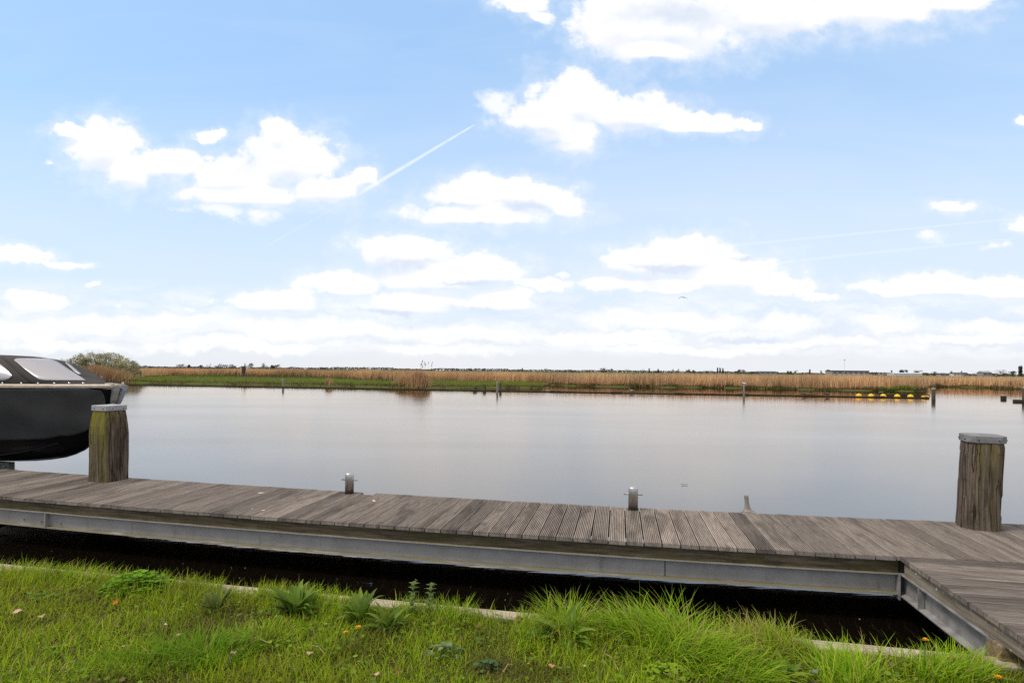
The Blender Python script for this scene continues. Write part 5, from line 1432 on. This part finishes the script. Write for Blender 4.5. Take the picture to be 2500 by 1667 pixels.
def leafy_mound(name, px, py, rx, ry, h, n, rad, cols, label, cat, tilt=0.8):
    base = on_bank(px, py); o = empty(name, base); tag(o, label, cat)
    a = rng.uniform(0, 6.283, n); r = np.sqrt(rng.random(n))
    x, y = r * np.cos(a) * rx, r * np.sin(a) * ry
    z = h * (1 - r ** 2) * rng.uniform(0.45, 1.0, n) + 0.012
    v, q, c = leaflets(np.stack([x, y, z], -1), rng.uniform(0.6, 1.3, n) * rad, tilt, cols)
    np_quads('leaves', v, q, c, M['leafy'], o)
    m_ = max(12, n // 8); v, q = blades(np.stack([x[:m_], y[:m_], np.full(m_, -0.005)], -1), z[:m_] + 0.01, np.full(m_, 0.003), a[:m_], np.full(m_, 0.05), np.full(m_, 0.1), 2)
    np_quads('stalks', v, q, rep(np.array([[0.12, 0.17, 0.04]]), len(v)), M['leafy'], o)


leafy_mound('leafy_mound', 338, 1440, 0.30, 0.17, 0.15, 900, 0.016, [(0.15, 0.30, 0.015), (0.20, 0.36, 0.02), (0.115, 0.23, 0.015)], 'bright green leafy mound of ground elder hanging over the kerb at left', 'plant')
leafy_mound('clover_patch', 1625, 1645, 0.15, 0.11, 0.05, 120, 0.014, [(0.26, 0.40, 0.02), (0.21, 0.34, 0.02)], 'yellow green clover patch at the bottom below the largest grass tuft', 'clover', 0.5)
leafy_mound('mallow', 1085, 1592, 0.13, 0.08, 0.06, 50, 0.016, [(0.16, 0.21, 0.10), (0.11, 0.16, 0.06), (0.20, 0.25, 0.14)], 'low grey green mallow with round leaves, the left one of two', 'plant', 0.7)
leafy_mound('mallow', 1195, 1625, 0.10, 0.06, 0.05, 42, 0.015, [(0.10, 0.155, 0.06), (0.075, 0.125, 0.05)], 'low dark mallow with round leaves, the right one of two', 'plant', 0.7)
leafy_mound('creeping_weed', 130, 1585, 0.10, 0.06, 0.03, 40, 0.010, [(0.17, 0.24, 0.03)], 'small yellowish creeping weed in the lawn at the far left', 'plant', 0.5)
leafy_mound('creeping_weed', 110, 1465, 0.12, 0.05, 0.04, 60, 0.012, [(0.16, 0.25, 0.03), (0.12, 0.19, 0.03)], 'small pale green rosette near the left end of the kerb', 'plant', 0.5)


# dandelions and small yellow flowers
M['petal'] = leaf_mat('yellow_petals', 0.2)
def dandelion(px, py, h, r, label, cols=((0.85, 0.50, 0.01), (0.80, 0.38, 0.01), (0.86, 0.58, 0.03)), name='dandelion', cat='dandelion'):
    base = on_bank(px, py); o = empty(name, base); tag(o, label, cat, 'yellow flowers in the grass')
    mb = MB(); mb.tube([(0, 0, -0.01), (0.006, 0.0, h * 0.6), (0.004, -0.006, h)], [0.003, 0.0028, 0.0025], 6); mb.build('stem', M['stem'], o)
    n = 90; k = rng.random(n); az = rng.uniform(0, 6.283, n)
    v, q = blades(np.tile([[0.004, -0.006, h]], (n, 1)), r * (0.55 + 0.5 * k), np.full(n, r * 0.2), az, 0.25 + 1.05 * k, np.full(n, 0.35), 2)
    c = np.array(cols)[rng.integers(0, len(cols), n)]
    np_quads('flower_head', v, q, rep(c, 6), M['petal'], o)


dandelion(843, 1590, 0.115, 0.019, 'yellow dandelion flower, lower left one of the pair below the weeds')
dandelion(873, 1590, 0.150, 0.022, 'yellow dandelion flower, upper right one of the pair below the weeds')
dandelion(2255, 1640, 0.20, 0.024, 'orange yellow dandelion standing in the tuft before the dark water')
dandelion(2432, 1690, 0.10, 0.026, 'large yellow dandelion at the frame bottom under the gangway')
dandelion(1295, 1602, 0.04, 0.009, 'tiny yellow buttercup in the weeds below the centre weed, upper one', name='buttercup', cat='buttercup')
dandelion(1288, 1626, 0.04, 0.009, 'tiny yellow buttercup in the weeds below the centre weed, lower one', name='buttercup', cat='buttercup')


# fallen leaves and straws
M['deadleaf'] = leaf_mat('dead_leaf', 0.15, 0.8, 0.1)
def fallen_leaf(px, py, L, col, label):
    L *= 0.8; base = on_bank(px, py); o = empty('fallen_leaf', base + Vector((0, 0, 0.050)), rng.uniform(0, 6.28)); tag(o, label, 'leaf', 'dead leaves lying in the grass')
    nu, nv = 6, 4; V = []
    ph = rng.uniform(0, 6)
    for j in range(nv + 1):
        for i in range(nu + 1):
            u, w_ = i / nu, (j / nv - 0.5) * 2
            wd = L * 0.34 * (math.sin(math.pi * min(0.97, max(0.03, u)) ** 0.8)) * (1 + 0.28 * math.sin(i * 2.7 + ph) * abs(w_))
            V.append(((u - 0.5) * L, w_ * wd, 0.30 * abs(w_) ** 1.5 * wd + 0.006 * math.sin(u * 7 + ph) + 0.15 * L * (u - 0.4) ** 2))
    Q = [(j * (nu + 1) + i, j * (nu + 1) + i + 1, (j + 1) * (nu + 1) + i + 1, (j + 1) * (nu + 1) + i) for j in range(nv) for i in range(nu)]
    b = np_quads('blade', np.array(V), np.array(Q), np.tile([col], (len(V), 1)) * rng.uniform(0.85, 1.1, (len(V), 1)), M['deadleaf'], o)
    mb = MB(); mb.tube([(-L * 0.5, 0, 0.15 * L * 0.81), (-L * 0.75, 0.004, 0.0)], 0.0012, 5); mb.build('stalk', M['dryst'], o)
    o.rotation_euler = (rng.normal(0, 0.4), rng.normal(0, 0.4), rng.uniform(0, 6.28))


PK, TN, OR, BN = (0.52, 0.36, 0.26), (0.44, 0.34, 0.23), (0.50, 0.19, 0.03), (0.22, 0.11, 0.05)
for a in [(45, 1512, 0.085, PK, 'long pale pink dead leaf at the far left of the lawn'), (101, 1517, 0.05, PK, 'small curled pinkish dead leaf right of the long pale one'),
          (281, 1484, 0.055, OR, 'bright orange dead leaf in the lawn below the leafy mound'), (144, 1407, 0.07, OR, 'orange brown dead leaf near the kerb at the far left'),
          (116, 1438, 0.05, BN, 'dark brown dead leaf below the orange brown one at left'), (400, 1544, 0.06, PK, 'pale pink dead leaf, left one of the pair in the mid left lawn'),
          (438, 1563, 0.065, PK, 'pale pink dead leaf, right one of the pair in the mid left lawn'), (305, 1595, 0.045, PK, 'small pink dead leaf by the short fine grass tuft'),
          (562, 1620, 0.055, PK, 'folded pinkish dead leaf below the soft dark grass tuft, lower part'), (570, 1606, 0.045, TN, 'tan dead leaf tip just above the folded pinkish one'),
          (757, 1616, 0.06, PK, 'pale dead leaf in the lawn below the left dandelion'), (923, 1662, 0.06, PK, 'pink dead leaf cut by the frame bottom, left of the brown one'),
          (975, 1655, 0.05, BN, 'upright brown dead leaf at the frame bottom left of centre'), (1347, 1640, 0.05, (0.50, 0.25, 0.12), 'salmon dead leaf at the bottom below the centre weed'),
          (1426, 1641, 0.05, (0.62, 0.48, 0.22), 'yellowish dead leaf at the bottom left of the clover patch'), (1987, 1660, 0.07, (0.68, 0.62, 0.55), 'whitish dead leaf at the bottom right between grass tufts'),
          (700, 1532, 0.05, BN, 'reddish brown dead leaf under the left broad leaved weed'), (1266, 1520, 0.045, (0.35, 0.16, 0.09), 'small reddish dead leaf left of the centre grass tuft')]:
    fallen_leaf(*a)
STRAW = [((140, 1662), (181, 1635), 'pale straw lying at the bottom left corner of the lawn'), ((612, 1574), (660, 1590), 'short straw in the grass below the left weed'), ((1228, 1645), (1252, 1633), 'thin pale straw right of the dark mallow'),
         ((150, 1520), (172, 1507), 'short yellowish straw right of the curled pinkish leaf'), ((1478, 1600), (1510, 1650), 'bent pale straw left of the clover patch'), ((760, 1590), (795, 1620), 'long straw in the grass near the dandelion pair')]
for p0, p1, lab in STRAW:
    a, b = on_bank(*p0), on_bank(*p1); o = empty('straw', a); tag(o, lab, 'straw', 'straws lying in the grass')
    mb = MB(); d = b - a; mb.tube([(0, 0, 0.035), d * 0.5 + Vector((0, 0, 0.065)), d + Vector((0, 0, 0.05))], [0.0028, 0.0026, 0.0018], 6); mb.build('stalk', M['dryst'], o)

# scraps on the boards and on the water
M['pale'] = plain('pale_scrap', (0.55, 0.50, 0.40), 0.9)
for px, py, r_, lab in [(913, 1222, 0.028, 'pale scrap of dead leaf on the jetty right of the left bollard'), (637, 1203, 0.028, 'pale scrap of dead leaf on the jetty left of the left bollard'),
                        (643, 1246, 0.015, 'white bird dropping near the front plank ends, right of a smaller one'), (616, 1242, 0.012, 'tiny white bird dropping near the front plank ends')]:
    q = at_z(px, py, ZD + 0.003); mb = MB(); k = random.random() * 6
    mb.lathe([(r_, 0.0), (r_ * 0.8, 0.004), (r_ * 0.3, 0.006), (0.001, 0.006)], n=9, sx=1.3, sy=0.6)
    o = mb.build('scrap', M['pale']); o.location = q; o.rotation_euler = (0, 0, k); tag(o, lab, 'scrap')
q = at_z(1671, 1183, 0.004); mb = MB()
mb.loft([[(x, w * s_, 0.004 + 0.02 * (x / 0.1) ** 2 + (0.006 if s_ else 0)) for s_ in (-1, 0, 1)] for x, w in ((-0.06, 0.002), (-0.035, 0.010), (0.0, 0.016), (0.035, 0.012), (0.06, 0.003))], cap=False, closed=False)
o = mb.build('feather', M['wall_grey']); o.location = q; so = o.modifiers.new('thick', 'SOLIDIFY'); so.thickness = 0.002; tag(o, 'small curled feather floating on the lake beyond the cleat', 'feather')
n = 60; s = rng.uniform(-6, 2.0, n); t = rng.uniform(KT + 0.1, TF + 0.1, n); r_ = rng.uniform(0.002, 0.006, n)
cen = np.stack([s * cP + t * sP, -s * sP + t * cP, np.full(n, 0.004)], -1); v, q, c = leaflets(cen, r_, 0.1, [(0.5, 0.48, 0.42), (0.3, 0.27, 0.2)])
tag(np_quads('floating_litter', v, q, c, M['deadleaf']), kind='stuff')
